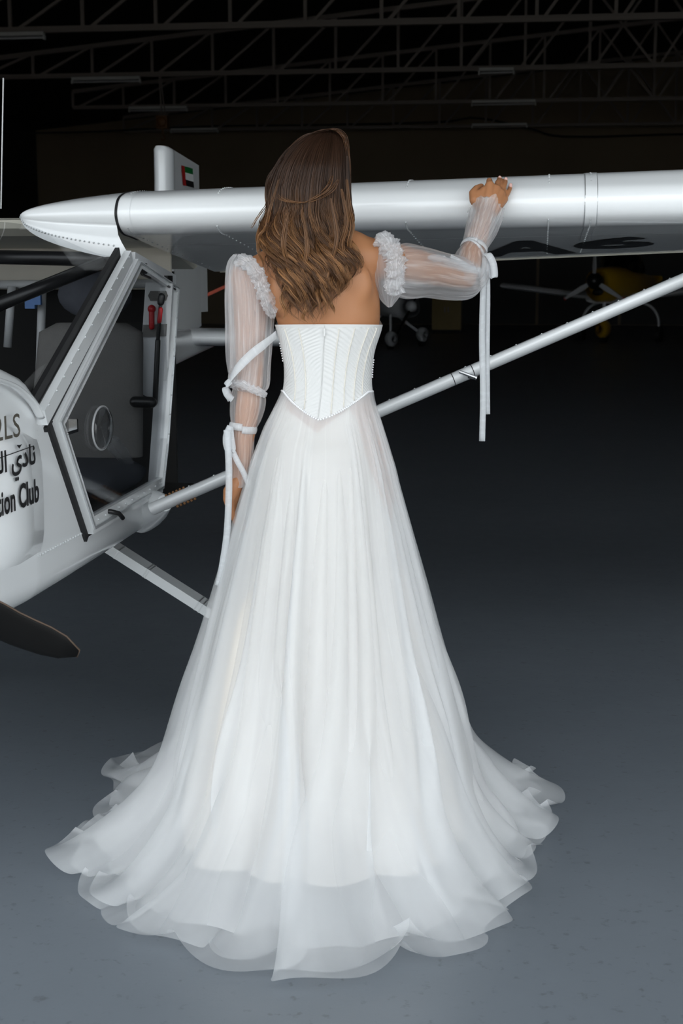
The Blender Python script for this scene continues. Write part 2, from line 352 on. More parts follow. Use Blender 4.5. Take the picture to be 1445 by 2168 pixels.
wing['label'] = 'white wing with rounded leading edge'
# right-hand wing, mostly outside the frame
mb = MB(); rows = [[(2 * CL - q[0], q[1], q[2]) for q in wing_section(s)] for s in np.linspace(0.0, SPAN, 12)]
mb.grid(rows, flip=True); mb.f.append(tuple(range(56))[::-1])
for i in range(11): mb.f.append(((i + 1) * n56 + n56 - 1, (i + 1) * n56, i * n56, i * n56 + n56 - 1))
mb.build('wing', M['wing_paint'], plane, angle=50)
# thin centre section over the cabin
mb = MB(); prc = [(0.30, 1.545), (0.10, 1.555), (0.06, 1.575), (0.10, 1.60), (0.30, 1.615), (0.9, 1.60), (1.15, 1.48), (1.1, 1.47), (0.75, 1.53)]
mb.prism(prc, 2 * CL + 0.05, -0.05, lambda u, v, w: (w, u, v)); mb.build('centre_section', M['cream_paint'], plane)
# joint bands, seams and rivet rows on the wing
def on_wing(s, k):            # k 0..55 along the section
    c = wing_section(s); i = int(k); f_ = k - i; i2 = min(i + 1, 55); return Vector(c[i]).lerp(Vector(c[i2]), f_), c
def wing_strip(s0, s1, k0, k1, lift, n=40):
    rows = []
    for s in (s0, s1):
        c = wing_section(s); r = []
        for k in np.linspace(k0, k1, n):
            i = min(int(k), 54); p = Vector(c[i]).lerp(Vector(c[i + 1]), k - i); t = (Vector(c[i + 1]) - Vector(c[i])).normalized()
            nr = Vector((0, -t.z, t.y)); nr = nr if nr.dot(p - Vector((s, 0.5, 1.58))) > 0 else -nr
            r.append(tuple(p + nr * lift))
        rows.append(r)
    return rows
rb = MB()                                                   # rubber gap between fairing and wing
rb.grid(wing_strip(-0.004, 0.004, 12, 44, 0.0012)); rb.build('joint_gap', M['black_rubber'], wing)
for s0, s1 in ((0.012, 0.040), (1.285, 1.315)):
    mb = MB(); mb.grid(wing_strip(s0, s1, 14, 44, 0.0015)); mb.build('joint_band', M['wing_paint'], wing, smooth=True)
sm = MB(); sm.grid(wing_strip(1.2825, 1.2850, 8, 44, 0.0012)); sm.grid(wing_strip(1.315, 1.3165, 8, 44, 0.0012)); 
sm.build('seam_line', M['alu'], wing)
sm = MB(); r = []
for s in np.linspace(0.05, SPAN, 20):
    pr, a0 = wing_profile(s); r.append([(s, a0 + 0.36, lerp(pr[5][1], pr[0][1], .25) - 0.0018), (s, a0 + 0.364, lerp(pr[5][1], pr[0][1], .255) - 0.0018)])
sm.grid(r); sm.build('seam_line', M['alu'], wing)
rv = MB()
def rivet(mbx, p, r=0.0035): mbx.ball(p, (r, r, r), 6, 4)
for s in (0.026, 0.284, 0.81, 1.19, 1.30, 1.68):
    for k in list(np.linspace(3, 20, 26)) + list(np.linspace(33, 44, 12)):
        c = wing_section(s); i = min(int(k), 54); rivet(rv, Vector(c[i]).lerp(Vector(c[i + 1]), k - i), 0.0030)
rv.build('rivets', M['alu'], wing)['kind'] = 'stuff'
# trailing edge strip
mb = MB(); r0 = []; r1 = []
for s in np.linspace(0.02, SPAN, 8):
    pr, a0 = wing_profile(s); z = pr[0][1]; r0.append((s, 1.2 + a0, z - 0.004)); r1.append((s, 1.205 + a0, z + 0.016))
mb.grid([r0, r1]); mb.grid([[(q[0], q[1] + 0.012, q[2]) for q in r0], [(q[0], q[1] + 0.012, q[2]) for q in r1]], flip=True); mb.grid([[(q[0], q[1] + 0.012, q[2]) for q in r0], r0])
mb.build('trailing_edge_strip', M['cream_paint'], wing)

# lettering helper: font outlines turned into a thin mesh
def text_mesh(txt, bold=0.0, extrude=0.0):
    cu = bpy.data.curves.new('lettering', 'FONT'); cu.body = txt; cu.size = 1.0; cu.offset = bold; cu.resolution_u = 3; cu.extrude = 0
    o = bpy.data.objects.new('lettering', cu); COL.objects.link(o); bpy.context.view_layer.update()
    me = bpy.data.meshes.new_from_object(o.evaluated_get(bpy.context.evaluated_depsgraph_get())); bpy.data.objects.remove(o); bpy.data.curves.remove(cu)
    v = [tuple(q.co) for q in me.vertices]; f = [tuple(p.vertices) for p in me.polygons]; bpy.data.meshes.remove(me)
    return v, f
def lettering(name, txt, fn, m, parent, bold=0.0, sub=True):
    """txt fitted to the unit square, then mapped by fn(u,v)->point"""
    v, f = text_mesh(txt, bold)
    if not v: return None
    a = np.array(v); lo = a.min(0); hi = a.max(0)
    mb = MB(); mb.add([fn((q[0] - lo[0]) / (hi[0] - lo[0]), (q[1] - lo[1]) / max(1e-6, hi[1] - lo[1])) for q in v], f)
    return mb.build(name, m, parent)
# registration under the wing (reads from below, tops towards the leading edge)
def under_wing(x0, x1, a0_, a1_):
    def fn(u, v):
        s = lerp(x0, x1, u); a = lerp(a1_, a0_, v); pr, sh = wing_profile(s); z = lerp(pr[5][1], pr[0][1], (a - 0.08) / 1.12)
        return (s, a + sh, z - 0.0025)
    return fn
lettering('registration_letter', 'A', under_wing(0.96, 1.29, 0.50, 1.05), M['black_paint'], wing, 0.035)
lettering('registration_digit', '6', under_wing(1.27, 1.52, 0.46, 0.90), M['black_paint'], wing, 0.035)

# root fairing: rounded cone from the wing root to a blunt tip
mb = MB(); rows = []
tip = Vector((-0.255, -0.06, 1.600)); NR = 30
top0 = [Vector(wing_section(-0.004)[k]) for k in range(8, 46)]
low_end = Vector((0.045, 0.010, 1.478))
base = [low_end, Vector((0.022, 0.000, 1.520)), Vector((0.004, 0.006, 1.552))] + top0[13:]
base = catmull(base, 40)
for i in range(NR):
    t = 1 - (1 - i / (NR - 1)) ** 1.6; k = max(0.0, 1 - t) ** 0.42
    r = []
    for j, q in enumerate(base):
        u = j / 39; bq = Vector(q); tgt = tip + Vector((0.0, 0.30 * max(0, u - 0.6), 0.012 * u))
        x = lerp(bq.x, tip.x, t); p = Vector((x, lerp(tgt.y, bq.y, k), lerp(tgt.z, bq.z, k)))
        r.append(tuple(p))
    rows.append(r)
mb.grid(rows, flip=True); fairing = mb.build('root_fairing', M['white_paint'], plane, smooth=True)
rv = MB()
for i in range(2, NR, 1): rivet(rv, Vector(rows[i][1]).lerp(Vector(rows[i][2]), 0.5) + Vector((0.001, -0.002, 0)), 0.0028)
rv.build('rivets', M['alu'], fairing)['kind'] = 'stuff'
# whip antenna above the cabin
mb = MB(); mb.tube([LA(2, 442, 0.35), LA(7, 165, 0.35)], 0.0022, 6); mb.build('antenna', M['dim_white'], plane)

# fuselage shell: side skins and belly as one loft, plus deck ahead of the windscreen
SD = 0.03; BZ = 0.676
def side_top(a):
    return interp(a, [-1.05, -0.98, -0.90, -0.80, -0.74, -0.69, -0.437, 0.24, 0.30], [1.225, 1.212, 1.195, 1.168, 1.135, 1.085, 0.775, 0.785, 0.79])
def hw(a): return interp(a, [-1.15, -1.05, -0.8, -0.5, 0.3, 0.5], [0.545, 0.57, 0.585, 0.585, 0.575, 0.54])
def shell_section(a):
    w = hw(a); zt = side_top(a); r = 0.070; pts = []
    for k in range(7): pts.append((w, lerp(zt, BZ + r, k / 6)))
    for k in range(1, 9):
        t = k / 8 * math.pi / 2; pts.append((w - r + r * math.cos(t), BZ + r - r * math.sin(t)))
    pts.append((0.0, BZ - 0.012))
    right = [(CL + q[0], a, q[1]) for q in pts]; left = [(CL - q[0], a, q[1]) for q in pts[:-1]][::-1]
    return right + left
mb = MB(); st = sorted(set(list(np.linspace(-1.02, 0.30, 45)) + [-0.80, -0.74, -0.69, -0.437, 0.24]))
rows = [shell_section(a) for a in st]; mb.grid(rows, flip=True)
fus = mb.build('fuselage', M['white_paint'], plane, angle=40)
mb = MB(); rows = []
for a in np.linspace(-1.05, -0.62, 14):                    # deck / cockpit coaming in front of the panes
    w = hw(a) - 0.002; zt = interp(a, [-1.05, -0.98, -0.90, -0.80, -0.74, -0.69, -0.62], [1.225, 1.212, 1.195, 1.168, 1.135, 1.105, 1.06]); rows.append([(CL + w * math.sin(t), a, zt + 0.10 * (math.cos(t)) ** 0.8 * (0.6 if a > -0.8 else 1) ) for t in np.linspace(-1.5707, 1.5707, 25)])
mb.grid(rows); mb.build('coaming', M['white_paint'], fus, smooth=True)
# nose cowling, slightly proud of the side skin
mb = MB(); rows = []
for a, w, zt, zb, dome in ((-0.775, 0.592, 1.165, 0.700, 0.09), (-0.78, 0.597, 1.168, 0.696, 0.09), (-0.90, 0.597, 1.199, 0.696, 0.09), (-1.02, 0.590, 1.22, 0.70, 0.09), (-1.10, 0.54, 1.22, 0.72, 0.08), (-1.18, 0.42, 1.20, 0.76, 0.06), (-1.22, 0.22, 1.15, 0.86, 0.03), (-1.23, 0.10, 1.10, 0.94, 0.02)):
    r = []
    for k in range(60):
        t = 2 * math.pi * k / 60; ct, stt = math.cos(t), math.sin(t); e = 0.42
        x = w * math.copysign(abs(stt) ** e, stt); zc = (zt + zb) / 2; hh = (zt - zb) / 2
        z = zc + hh * math.copysign(abs(ct) ** 0.5, ct) + (dome * (1 - (x / w) ** 2) if ct > 0 else 0)
        r.append((CL + x, a, z))
    rows.append(r)
mb.grid(rows, closed=True); cowl = mb.build('cowling', M['white_paint'], plane, smooth=True)
# rivet line on the lower side skin
rv = MB()
for k in range(18): rivet(rv, LS(lerp(82, 172, k / 17), lerp(1177, 1130, k / 17), SD + 0.006), 0.0028)
for k in range(10): rivet(rv, LS(lerp(78, 84, k / 9), lerp(900, 1000, k / 9), SD + 0.004), 0.0022)
rv.build('rivets', M['alu'], fus)['kind'] = 'stuff'
# writing on the cowling side
SX = CL + 0.5985
def on_side(q0, q1, h):
    """q0,q1 pixel ends of the baseline, h letter height in metres"""
    a, b_ = LS(*q0, SX), LS(*q1, SX)
    def fn(u, v):
        p = a.lerp(b_, u); return (SX + 0.0006, p.y, p.z + v * h)
    return fn
lettering('registration', '2LS', on_side((-12, 937), (43, 924), 0.052), mat('letter_brown', (0.10, 0.09, 0.07), 0.4), cowl, 0.004)
lettering('club_name', 'Aviation Club', on_side((-52, 1116), (83, 1062), 0.056), M['black_paint'], cowl, 0.028)
ar = [0xFEE7, 0xFE8E, 0xFEA9, 0xFEF1, 0x20, 0xFE8D, 0xFEDF, 0xFEA0]
lettering('club_name', ''.join(chr(c) for c in ar[::-1]), on_side((-20, 1036), (76, 1006), 0.074), M['black_paint'], cowl, 0.026)
mb = MB(); q0, q1 = LS(-30, 981, SX), LS(71, 945, SX); mb.add([(SX + 0.0006, q0.y, q0.z), (SX + 0.0006, q1.y, q1.z), (SX + 0.0006, q1.y, q1.z + 0.0022), (SX + 0.0006, q0.y, q0.z + 0.0022)], [(0, 1, 2, 3)])
qs = [LS(x, y, SX + 0.0006) for x, y in ((35, 942), (41, 950), (47, 940), (42, 942))]; mb.add(qs, [(0, 1, 2, 3)]); mb.build('emblem_line', M['black_paint'], cowl)

# door: light frame with a clear pane
DO = [(0.028, 1.488), (-0.692, 1.101), (-0.442, 0.785), (0.235, 0.795), (0.30, 0.92), (0.475, 1.41)]
def inset(poly, d):
    n = len(poly); dl = list(d) if hasattr(d, '__len__') else [d] * n; c = Vector((sum(p[0] for p in poly) / n, sum(p[1] for p in poly) / n)); out = []
    for i in range(n):
        p = Vector(poly[i]); a = Vector(poly[i - 1]); b_ = Vector(poly[(i + 1) % n]); d1 = (p - a).normalized(); d2 = (b_ - p).normalized()
        n1 = Vector((-d1.y, d1.x)); n2 = Vector((-d2.y, d2.x))
        if n1.dot(c - p) < 0: n1 = -n1
        if n2.dot(c - p) < 0: n2 = -n2
        da, db = dl[i - 1], dl[i]; det = n1.x * n2.y - n1.y * n2.x
        if abs(det) < 0.05: out.append(tuple(p + n1 * (da + db) / 2))
        else: out.append(tuple(p + Vector(((da * n2.y - db * n1.y) / det, (db * n1.x - da * n2.x) / det))))
    return out
def ring_prism(mbx, outer, inner, w0, w1):
    n = len(outer); v = [(w, q[0], q[1]) for w in (w0, w1) for ring in (outer, inner) for q in ring]; f = []
    for i in range(n):
        j = (i + 1) % n
        f += [(i, j, n + j, n + i), (2 * n + i, 3 * n + i, 3 * n + j, 2 * n + j), (i, 2 * n + i, 2 * n + j, j), (n + i, n + j, 3 * n + j, 3 * n + i)]
    mbx.add(v, f)
DI = inset(DO, (0.040, 0.036, 0.045, 0.016, 0.012, 0.020))
door = empty('door', (0, 0, 0)); door.parent = plane; door['label'] = 'clear cabin door in a white frame'
mb = MB(); ring_prism(mb, DO, DI, SD + 0.002, SD + 0.024); mb.build('door_frame', M['white_paint'], door)
mb = MB(); ring_prism(mb, inset(DO, (0.012, 0.010, 0.012, 0.004, 0.003, 0.006)), inset(DO, (0.022, 0.018, 0.020, 0.008, 0.006, 0.010)), SD + 0.024, SD + 0.029); mb.build('frame_bead', M['alu'], door)
mb = MB(); mb.prism(inset(DO, (0.030, 0.026, 0.035, 0.010, 0.008, 0.012)), SD + 0.010, SD + 0.013, lambda u, v, w: (w, u, v)); mb.build('pane', M['glass'], door)
rv = MB()
for i in range(6):
    rl = inset(DO, (0.030, 0.027, 0.032, 0.008, 0.006, 0.010)); a, b_ = Vector(rl[i]), Vector(rl[(i + 1) % 6]); n = int((b_ - a).length / 0.06)
    for k in range(n): q = a.lerp(b_, (k + .5) / n); rivet(rv, (SD + 0.026, q.x, q.y), 0.0028)
rv.build('rivets', M['alu'], door)['kind'] = 'stuff'
mb = MB(); h0, h1 = LS(234, 1083, SD + 0.03), LS(260, 1097, SD + 0.05); mb.tube([h0 - Vector((0.02, 0, 0)), h0, h0.lerp(h1, 0.5) + Vector((0.006, 0, 0.004)), h1], 0.0065, 8); mb.build('door_handle', M['black_paint'], door, smooth=True)
mb = MB(); q = LS(142, 908, SD + 0.012); mb.box((q.x - 0.01, q.y - 0.045, q.z - 0.012), (q.x + 0.012, q.y + 0.045, q.z - 0.004)); mb.box((q.x - 0.01, q.y - 0.048, q.z - 0.012), (q.x + 0.012, q.y - 0.040, q.z + 0.02)); mb.box((q.x - 0.01, q.y + 0.040, q.z - 0.012), (q.x + 0.012, q.y + 0.048, q.z + 0.02)); mb.build('door_latch', M['chrome'], door)
# fresh-air scoop (clear disc, with a bent milky tube below) on the pane
mb = MB(); c = LS(213, 906, SD + 0.016); rows = []
for (rr_, w) in ((0.052, 0.0), (0.056, 0.006), (0.050, 0.014), (0.030, 0.020), (0.004, 0.021)):
    rows.append([(c.x + w, c.y + 0.085 / 0.056 * rr_ * 0.9 * math.cos(t), c.z + rr_ * math.sin(t)) for t in np.linspace(0, 2 * math.pi, 25)[:-1]])
mb.grid(rows, closed=True); mb.build('air_scoop', glass_sheet('milky_plastic', (0.72, 0.73, 0.74), 0.10, 0.08), door, smooth=True)
mb = MB(); mb.tube([(c.x + 0.004, c.y + 0.080 * math.cos(t), c.z + 0.056 * math.sin(t)) for t in np.linspace(0, 2 * math.pi, 40)], 0.003, 6, caps=False); mb.build('scoop_rim', mat('milky_rim', (0.45, 0.46, 0.47), 0.3), door, smooth=True)
mb = MB(); mb.tube(catmull([LS(238, 938, -0.03), LS(262, 968, -0.05), LS(278, 1005, -0.05), LS(286, 1050, -0.04)], 16), [0.024 - 0.0006 * k for k in range(16)], 12); mb.build('bent_tube', tulle('milky_tube', (0.55, 0.56, 0.57), 0.35, 0.05, 10), door, smooth=True)  # milky see-through tube curving down just inside the pane
# struts of the door: gas spring
mb = MB(); mb.capsule([LA(341, 630, 0.33), LA(334, 720, 0.33)], 0.006, 8); mb.build('gas_spring_rod', M['black_paint'], door, smooth=True)
mb = MB(); mb.capsule([LA(334, 722, 0.33), LA(328, 852, 0.33)], 0.0085, 10); mb.build('gas_spring', M['black_paint'], door, smooth=True)

# windscreen side pillar strip (white) and black seal in front of the door
def bar(mbx, p, q, w, d, up):
    p, q, up = Vector(p), Vector(q), Vector(up); t = (q - p).normalized(); u = (up - t * up.dot(t)).normalized(); b_ = t.cross(u)
    v = [e + u * (sx * w / 2) + b_ * (sy * d / 2) for e in (p, q) for sx, sy in ((-1, -1), (1, -1), (1, 1), (-1, 1))]
    mbx.add(v, [(0, 1, 2, 3), (7, 6, 5, 4), (0, 4, 5, 1), (1, 5, 6, 2), (2, 6, 7, 3), (3, 7, 4, 0)])
pt, pb = Vector((SD + 0.008, -0.012, 1.492)), Vector((SD + 0.008, -0.748, 1.112))
mb = MB(); bar(mb, pt, pb, 0.040, 0.02, (0, -0.45, 0.9)); mb.build('windscreen_pillar', M['white_paint'], plane)
rv = MB()
for k in range(13): rivet(rv, pt.lerp(pb, (k + 0.5) / 13) + Vector((0.011, -0.008, 0.014)), 0.003)
rv.build('rivets', M['alu'], plane)['kind'] = 'stuff'
mb = MB(); bar(mb, pt + Vector((-0.004, 0.014, -0.028)), pb + Vector((-0.004, 0.016, -0.03)), 0.012, 0.018, (0, -0.45, 0.9)); mb.build('door_seal', M['black_rubber'], plane)
mb = MB(); bar(mb, pt + Vector((-0.02, -0.036, 0.012)), pb + Vector((-0.02, -0.035, 0.02)), 0.030, 0.012, (0, -0.45, 0.9)); mb.build('windscreen_seal', M['black_rubber'], plane)
# front door jamb seal
mb = MB(); bar(mb, (SD + 0.006, -0.705, 1.09), (SD + 0.006, -0.455, 0.775), 0.020, 0.014, (0, -0.6, -0.5)); mb.build('door_seal', M['black_rubber'], plane)
# windscreen pane between fairing and deck
topc = catmull([pt + Vector((-0.01, -0.03, 0.0)), LS(200, 535, -0.05), Vector((-0.16, -0.10, 1.555)), Vector((-0.27, -0.06, 1.585)), Vector((CL, -0.04, 1.60))], 14)
botc = catmull([pb + Vector((-0.01, -0.02, 0.0)), Vector((-0.02, -0.86, 1.17)), Vector((-0.12, -0.96, 1.235)), Vector((-0.30, -1.0, 1.275)), Vector((CL, -1.02, 1.30))], 14)
rows = []
for t in np.linspace(0, 1, 10): rows.append([tuple(Vector(a).lerp(Vector(b_), t) + Vector((0, -0.05 * math.sin(math.pi * t) * (i / 13), 0.03 * math.sin(math.pi * t) * (i / 13)))) for i, (a, b_) in enumerate(zip(topc, botc))])
full = [r + [(2 * CL - q[0], q[1], q[2]) for q in r[::-1][1:]] for r in rows]
mb = MB(); mb.grid(full); mb.build('windscreen', M['glass'], plane, smooth=True)
# curved white edging along the foot of the windscreen
mb = MB(); ed = [LS(x, y, SX) for x, y in ((-40, 795), (0, 806), (30, 818), (55, 838), (72, 858), (86, 884))]; mb.tube(catmull(ed, 24), 0.011, 8, flat=0.5, up=(1, 0, 0)); mb.build('windscreen_edging', M['white_paint'], plane, smooth=True)

# cabin frame and inside
def ctube(name, pts, r, m): 
    mb = MB(); mb.tube(pts, r, 10); return mb.build(name, m, plane, smooth=True)
ctube('frame_tube', [LA(-60, 543, 0.02), LA(250, 550, 0.02)], 0.020, M['black_paint'])
ctube('frame_tube', [LA(-70, 672, -0.25), LA(218, 556, 0.0)], 0.019, M['black_paint'])
ctube('cabin_rail', [LA(-60, 603, 0.62), LA(335, 600, 0.62)], 0.014, M['dim_white'])
ctube('cabin_upright', [LA(25, 606, 0.60), LA(16, 735, 0.60)], 0.014, M['dim_white'])
ctube('cabin_upright', [LA(90, 606, 0.60), LA(82, 830, 0.60)], 0.014, M['dim_white'])
mb = MB(); mb.prism([(-1.20, 1.40), (-0.02, 1.40), (-0.02, 1.545), (-1.20, 1.575)], 0.66, 0.675, lambda u, v, w: (u, w, v)); mb.build('rear_head_panel', M['beige_panel'], plane)
mb = MB(); mb.box((CL - 0.52, 0.80, 0.74), (CL + 0.50, 0.82, 1.46)); mb.build('rear_bulkhead', M['dark_interior'], plane)
mb = MB(); mb.box((CL - 0.56, -0.9, 0.735), (CL + 0.56, 0.80, 0.745)); mb.build('cabin_floor', M['dark_interior'], plane)
mb = MB(); mb.prism([(-0.92, 0.75), (-0.92, 1.16), (-0.72, 1.16), (-0.66, 1.05), (-0.70, 0.75)], CL - 0.5, CL + 0.5, lambda u, v, w: (w, u, v)); mb.build('instrument_panel', M['dark_interior'], plane)
# white rear door post panel with red flap lever
pa = [LA(x, y, 0.36) for x, y in ((308, 598), (365, 600), (352, 820), (350, 860), (292, 830), (300, 720))]
mb = MB(); mb.prism([(q.x, q.z) for q in pa], 0.36, 0.375, lambda u, v, w: (u, w, v)); mb.build('door_post_panel', M['dim_white'], plane)
pa = [LA(x, y, 0.352) for x, y in ((303, 688), (352, 686), (350, 712), (302, 713))]
mb = MB(); mb.prism([(q.x, q.z) for q in pa], 0.350, 0.36, lambda u, v, w: (u, w, v)); mb.build('grey_strap', M['seat_grey'], plane)
pa = [LA(x, y, 0.352) for x, y in ((318, 616), (350, 616), (354, 626), (350, 637), (318, 637), (313, 626))]
mb = MB(); mb.prism([(q.x, q.z) for q in pa], 0.352, 0.36, lambda u, v, w: (u, w, v)); mb.build('vent_plate', M['seat_grey'], plane)
mb = MB(); mb.capsule([LA(321, 655, 0.34), LA(321, 692, 0.34)], 0.009, 8); mb.ball(LA(321, 654, 0.34), 0.013, 10, 6); mb.build('lever', M['red_paint'], plane, smooth=True)
mb = MB(); mb.capsule([LA(340, 655, 0.30), LA(337, 680, 0.30)], 0.007, 8); mb.build('lever', M['red_paint'], plane, smooth=True)
mb = MB(); q = LA(342, 628, 0.30); mb.capsule([q, LA(340, 640, 0.30)], 0.011, 8); mb.build('grip', M['black_paint'], plane, smooth=True)
mb = MB(); mb.capsule([LA(286, 851, 0.22), LA(320, 852, 0.22)], 0.017, 12); mb.build('armrest', M['black_paint'], plane, smooth=True)
# outer door post with edge strip and hinges
mb = MB(); bar(mb, (SD - 0.012, 0.495, 1.44), (SD - 0.012, 0.275, 0.80), 0.05, 0.03, (0, 1, -0.3)); mb.build('door_post', M['dim_white'], plane)
mb = MB(); bar(mb, (SD - 0.004, 0.04, 1.490), (SD - 0.004, 0.49, 1.428), 0.035, 0.03, (0, 0, 1)); mb.build('door_header', M['dim_white'], plane)
for x, y in ((297, 566), (352, 592)):
    mb = MB(); q = LS(x, y, SD + 0.01); mb.box((q.x - 0.008, q.y - 0.03, q.z - 0.018), (q.x + 0.012, q.y + 0.03, q.z + 0.012)); mb.tube([(q.x + 0.014, q.y - 0.035, q.z - 0.02), (q.x + 0.014, q.y + 0.05, q.z - 0.03)], 0.004, 6); mb.build('door_hinge', M['black_paint'], plane)
# seats
def seat(cx, ay, w, m, m2, name):
    t = empty(name, (0, 0, 0)); t.parent = plane
    mb = MB(); rows = []
    for k in range(15):
        u = k / 14; z = 0.90 + 0.40 * u; y = ay + 0.10 * u; ww = w / 2 * (1 - 0.10 * u) * min(1, (1.04 - u) * 9) ** 0.4
        rows.append([(cx + ww * math.copysign(abs(math.sin(tt)) ** 0.5, math.sin(tt)), y + 0.045 * math.copysign(abs(math.cos(tt)) ** 0.7, -math.cos(tt)), z) for tt in np.linspace(0, 2 * math.pi, 29)[:-1]])
    mb.grid(rows, closed=True); mb.f.append(tuple(14 * 28 + k for k in range(28))); mb.build('seat_back', m, t, smooth=True)
    mb = MB(); rows = []
    for k in range(12):
        u = k / 11; y = ay - 0.36 + 0.40 * u; h = 0.05 * min(1, u * 5, (1 - u) * 6 + 0.3) ** 0.5
        rows.append([(cx + w / 2 * math.copysign(abs(math.sin(tt)) ** 0.5, math.sin(tt)), y, 0.85 + h * math.copysign(abs(math.cos(tt)) ** 0.7, math.cos(tt))) for tt in np.linspace(0, 2 * math.pi, 29)[:-1]])
    mb.grid(rows, closed=True); mb.f.append(tuple(range(28))); mb.build('seat_cushion', m2, t, smooth=True)
    mb = MB(); mb.ball((cx, ay + 0.14, 1.385), (0.12, 0.04, 0.075), 16, 10); mb.build('headrest', m2, t, smooth=True)
    mb = MB(); mb.box((cx - w / 2 + 0.02, ay - 0.30, 0.745), (cx + w / 2 - 0.02, ay + 0.02, 0.815)); mb.build('seat_base', M['dark_interior'], t)
    return t
seat(LA(178, 900, 0.26).x, 0.26, 0.36, M['seat_grey'], M['seat_dark'], 'seat'); seat(-0.84, 0.20, 0.40, M['seat_dark'], M['seat_dark'], 'seat')
mb = MB(); q = LA(70, 632, 0.55); mb.box((q.x - 0.025, 0.54, q.z - 0.032), (q.x + 0.008, 0.56, q.z + 0.0)); mb.box((q.x - 0.002, 0.535, q.z - 0.02), (q.x + 0.03, 0.55, q.z + 0.03)); mb.build('first_aid_pouch', M['blue_plastic'], plane)

# wing strut
sa = LS(345, 1068, 0.10); sb = LA(1445, 593, 0.30); sb = sa + (sb - sa) * 1.13
mb = MB(); pth = [sa.lerp(sb, t) for t in np.linspace(-0.02, 1, 30)]; mb.tube(pth, 0.0185, 20, up=(0, 0.2, 1), flat=2.0); strut = mb.build('wing_strut', M['white_paint'], plane, angle=60)
dv = (sb - sa).normalized(); upv = (Vector((0, 0.2, 1)) - dv * dv.dot(Vector((0, 0.2, 1)))).normalized(); bv = dv.cross(upv)
rv = MB()
for k in range(22): rivet(rv, sa.lerp(sb, 0.05 + k * 0.043) + upv * 0.0182 - Vector((0, 0.006, 0)), 0.0036)
rv.build('rivets', M['alu'], strut)['kind'] = 'stuff'
for t in (0.497, 0.53):
    mb = MB(); mb.tube([sa.lerp(sb, t), sa.lerp(sb, t + 0.0012)], 0.0189, 20, up=(0, 0.2, 1), flat=2.0); mb.build('joint_line', M['black_rubber'], strut)
mb = MB(); q = sa.lerp(sb, 0.522) - Vector((0, 0.037, 0)); mb.tube([q + Vector((-0.02, -0.004, 0.006)), q + Vector((0.028, -0.016, -0.010))], 0.005, 8); mb.tube([q + Vector((0.005, -0.008, -0.006)), q + Vector((0.03, -0.012, -0.012))], 0.006, 8); mb.build('pitot_clip', M['chrome'], strut)
# strut root fairing cone
q0 = Vector((SD - 0.03, 0.02, 0.735)); mb = MB()
mb.tube([LS(292, 1084, -0.02), LS(303, 1079, 0.0), LS(316, 1075, 0.03), LS(332, 1070, 0.07), LS(349, 1065, 0.105)], [0.066, 0.066, 0.058, 0.043, 0.024], 26, up=(0, 0.2, 1), flat=1.0); mb.build('strut_fairing', M['white_paint'], plane, angle=55)
rv = MB()
for k in range(6):
    t = 0.012 + 0.006 * k; rivet(rv, sa.lerp(sb, t) + upv * 0.021 - Vector((0, 0.012, 0)), 0.0045); rivet(rv, sa.lerp(sb, t + 0.01) - upv * 0.021 - Vector((0, 0.012, 0)), 0.0045)
rv.build('bolts', M['brass_old'], strut)['kind'] = 'stuff'

# undercarriage: sprung leg, wheel
ga, gb = LA(226, 1152, 0.42), LA(442, 1290, 0.42); gd = (gb - ga); ge = ga + gd * 1.55
mb = MB(); bar(mb, ga - gd * 0.12, ge, 0.030, 0.075, (0.4, 0, 1)); leg = mb.build('gear_leg', M['white_paint'], plane)
for t in (0.12, 0.40, 0.42, 0.90, 0.94):
    mb = MB(); bar(mb, ga + gd * t, ga + gd * (t + 0.012), 0.032, 0.077, (0.4, 0, 1)); mb.build('leg_band', M['alu'], leg)
wr = 0.19; wx = ge.x + 0.06
mb = MB(); rows = []
for k in range(28):
    t = 2 * math.pi * k / 28; rows.append([(wx + 0.06 * math.cos(u), 0.42 + (wr - 0.055 + 0.055 * math.sin(u)) * math.cos(t), wr + (wr - 0.055 + 0.055 * math.sin(u)) * math.sin(t)) for u in np.linspace(0, 2 * math.pi, 13)[:-1]])
rows.append(rows[0]); mb.grid(rows, closed=True); wheel = mb.build('wheel', M['black_rubber'], plane, smooth=True)
mb = MB(); mb.tube([(wx - 0.05, 0.42, wr), (wx + 0.05, 0.42, wr)], 0.10, 20); mb.build('wheel_hub', M['alu'], wheel)
mb = MB(); mb.tube([ge, (wx, 0.42, wr)], 0.016, 8); mb.build('axle', M['alu'], leg)
o = wheel.copy(); COL.objects.link(o); o.parent = plane; o.location = (2 * (CL - wx), 0, 0)
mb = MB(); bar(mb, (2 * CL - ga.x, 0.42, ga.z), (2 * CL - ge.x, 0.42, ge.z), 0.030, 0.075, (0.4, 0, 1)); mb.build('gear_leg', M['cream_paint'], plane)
# nose leg and wheel
mb = MB(); mb.tube([(CL, -0.85, 0.72), (CL, -0.95, 0.22)], 0.022, 10); mb.build('nose_leg', M['alu'], plane)
o = wheel.copy(); COL.objects.link(o); o.parent = plane; o.location = (CL - wx, -1.37, 0)

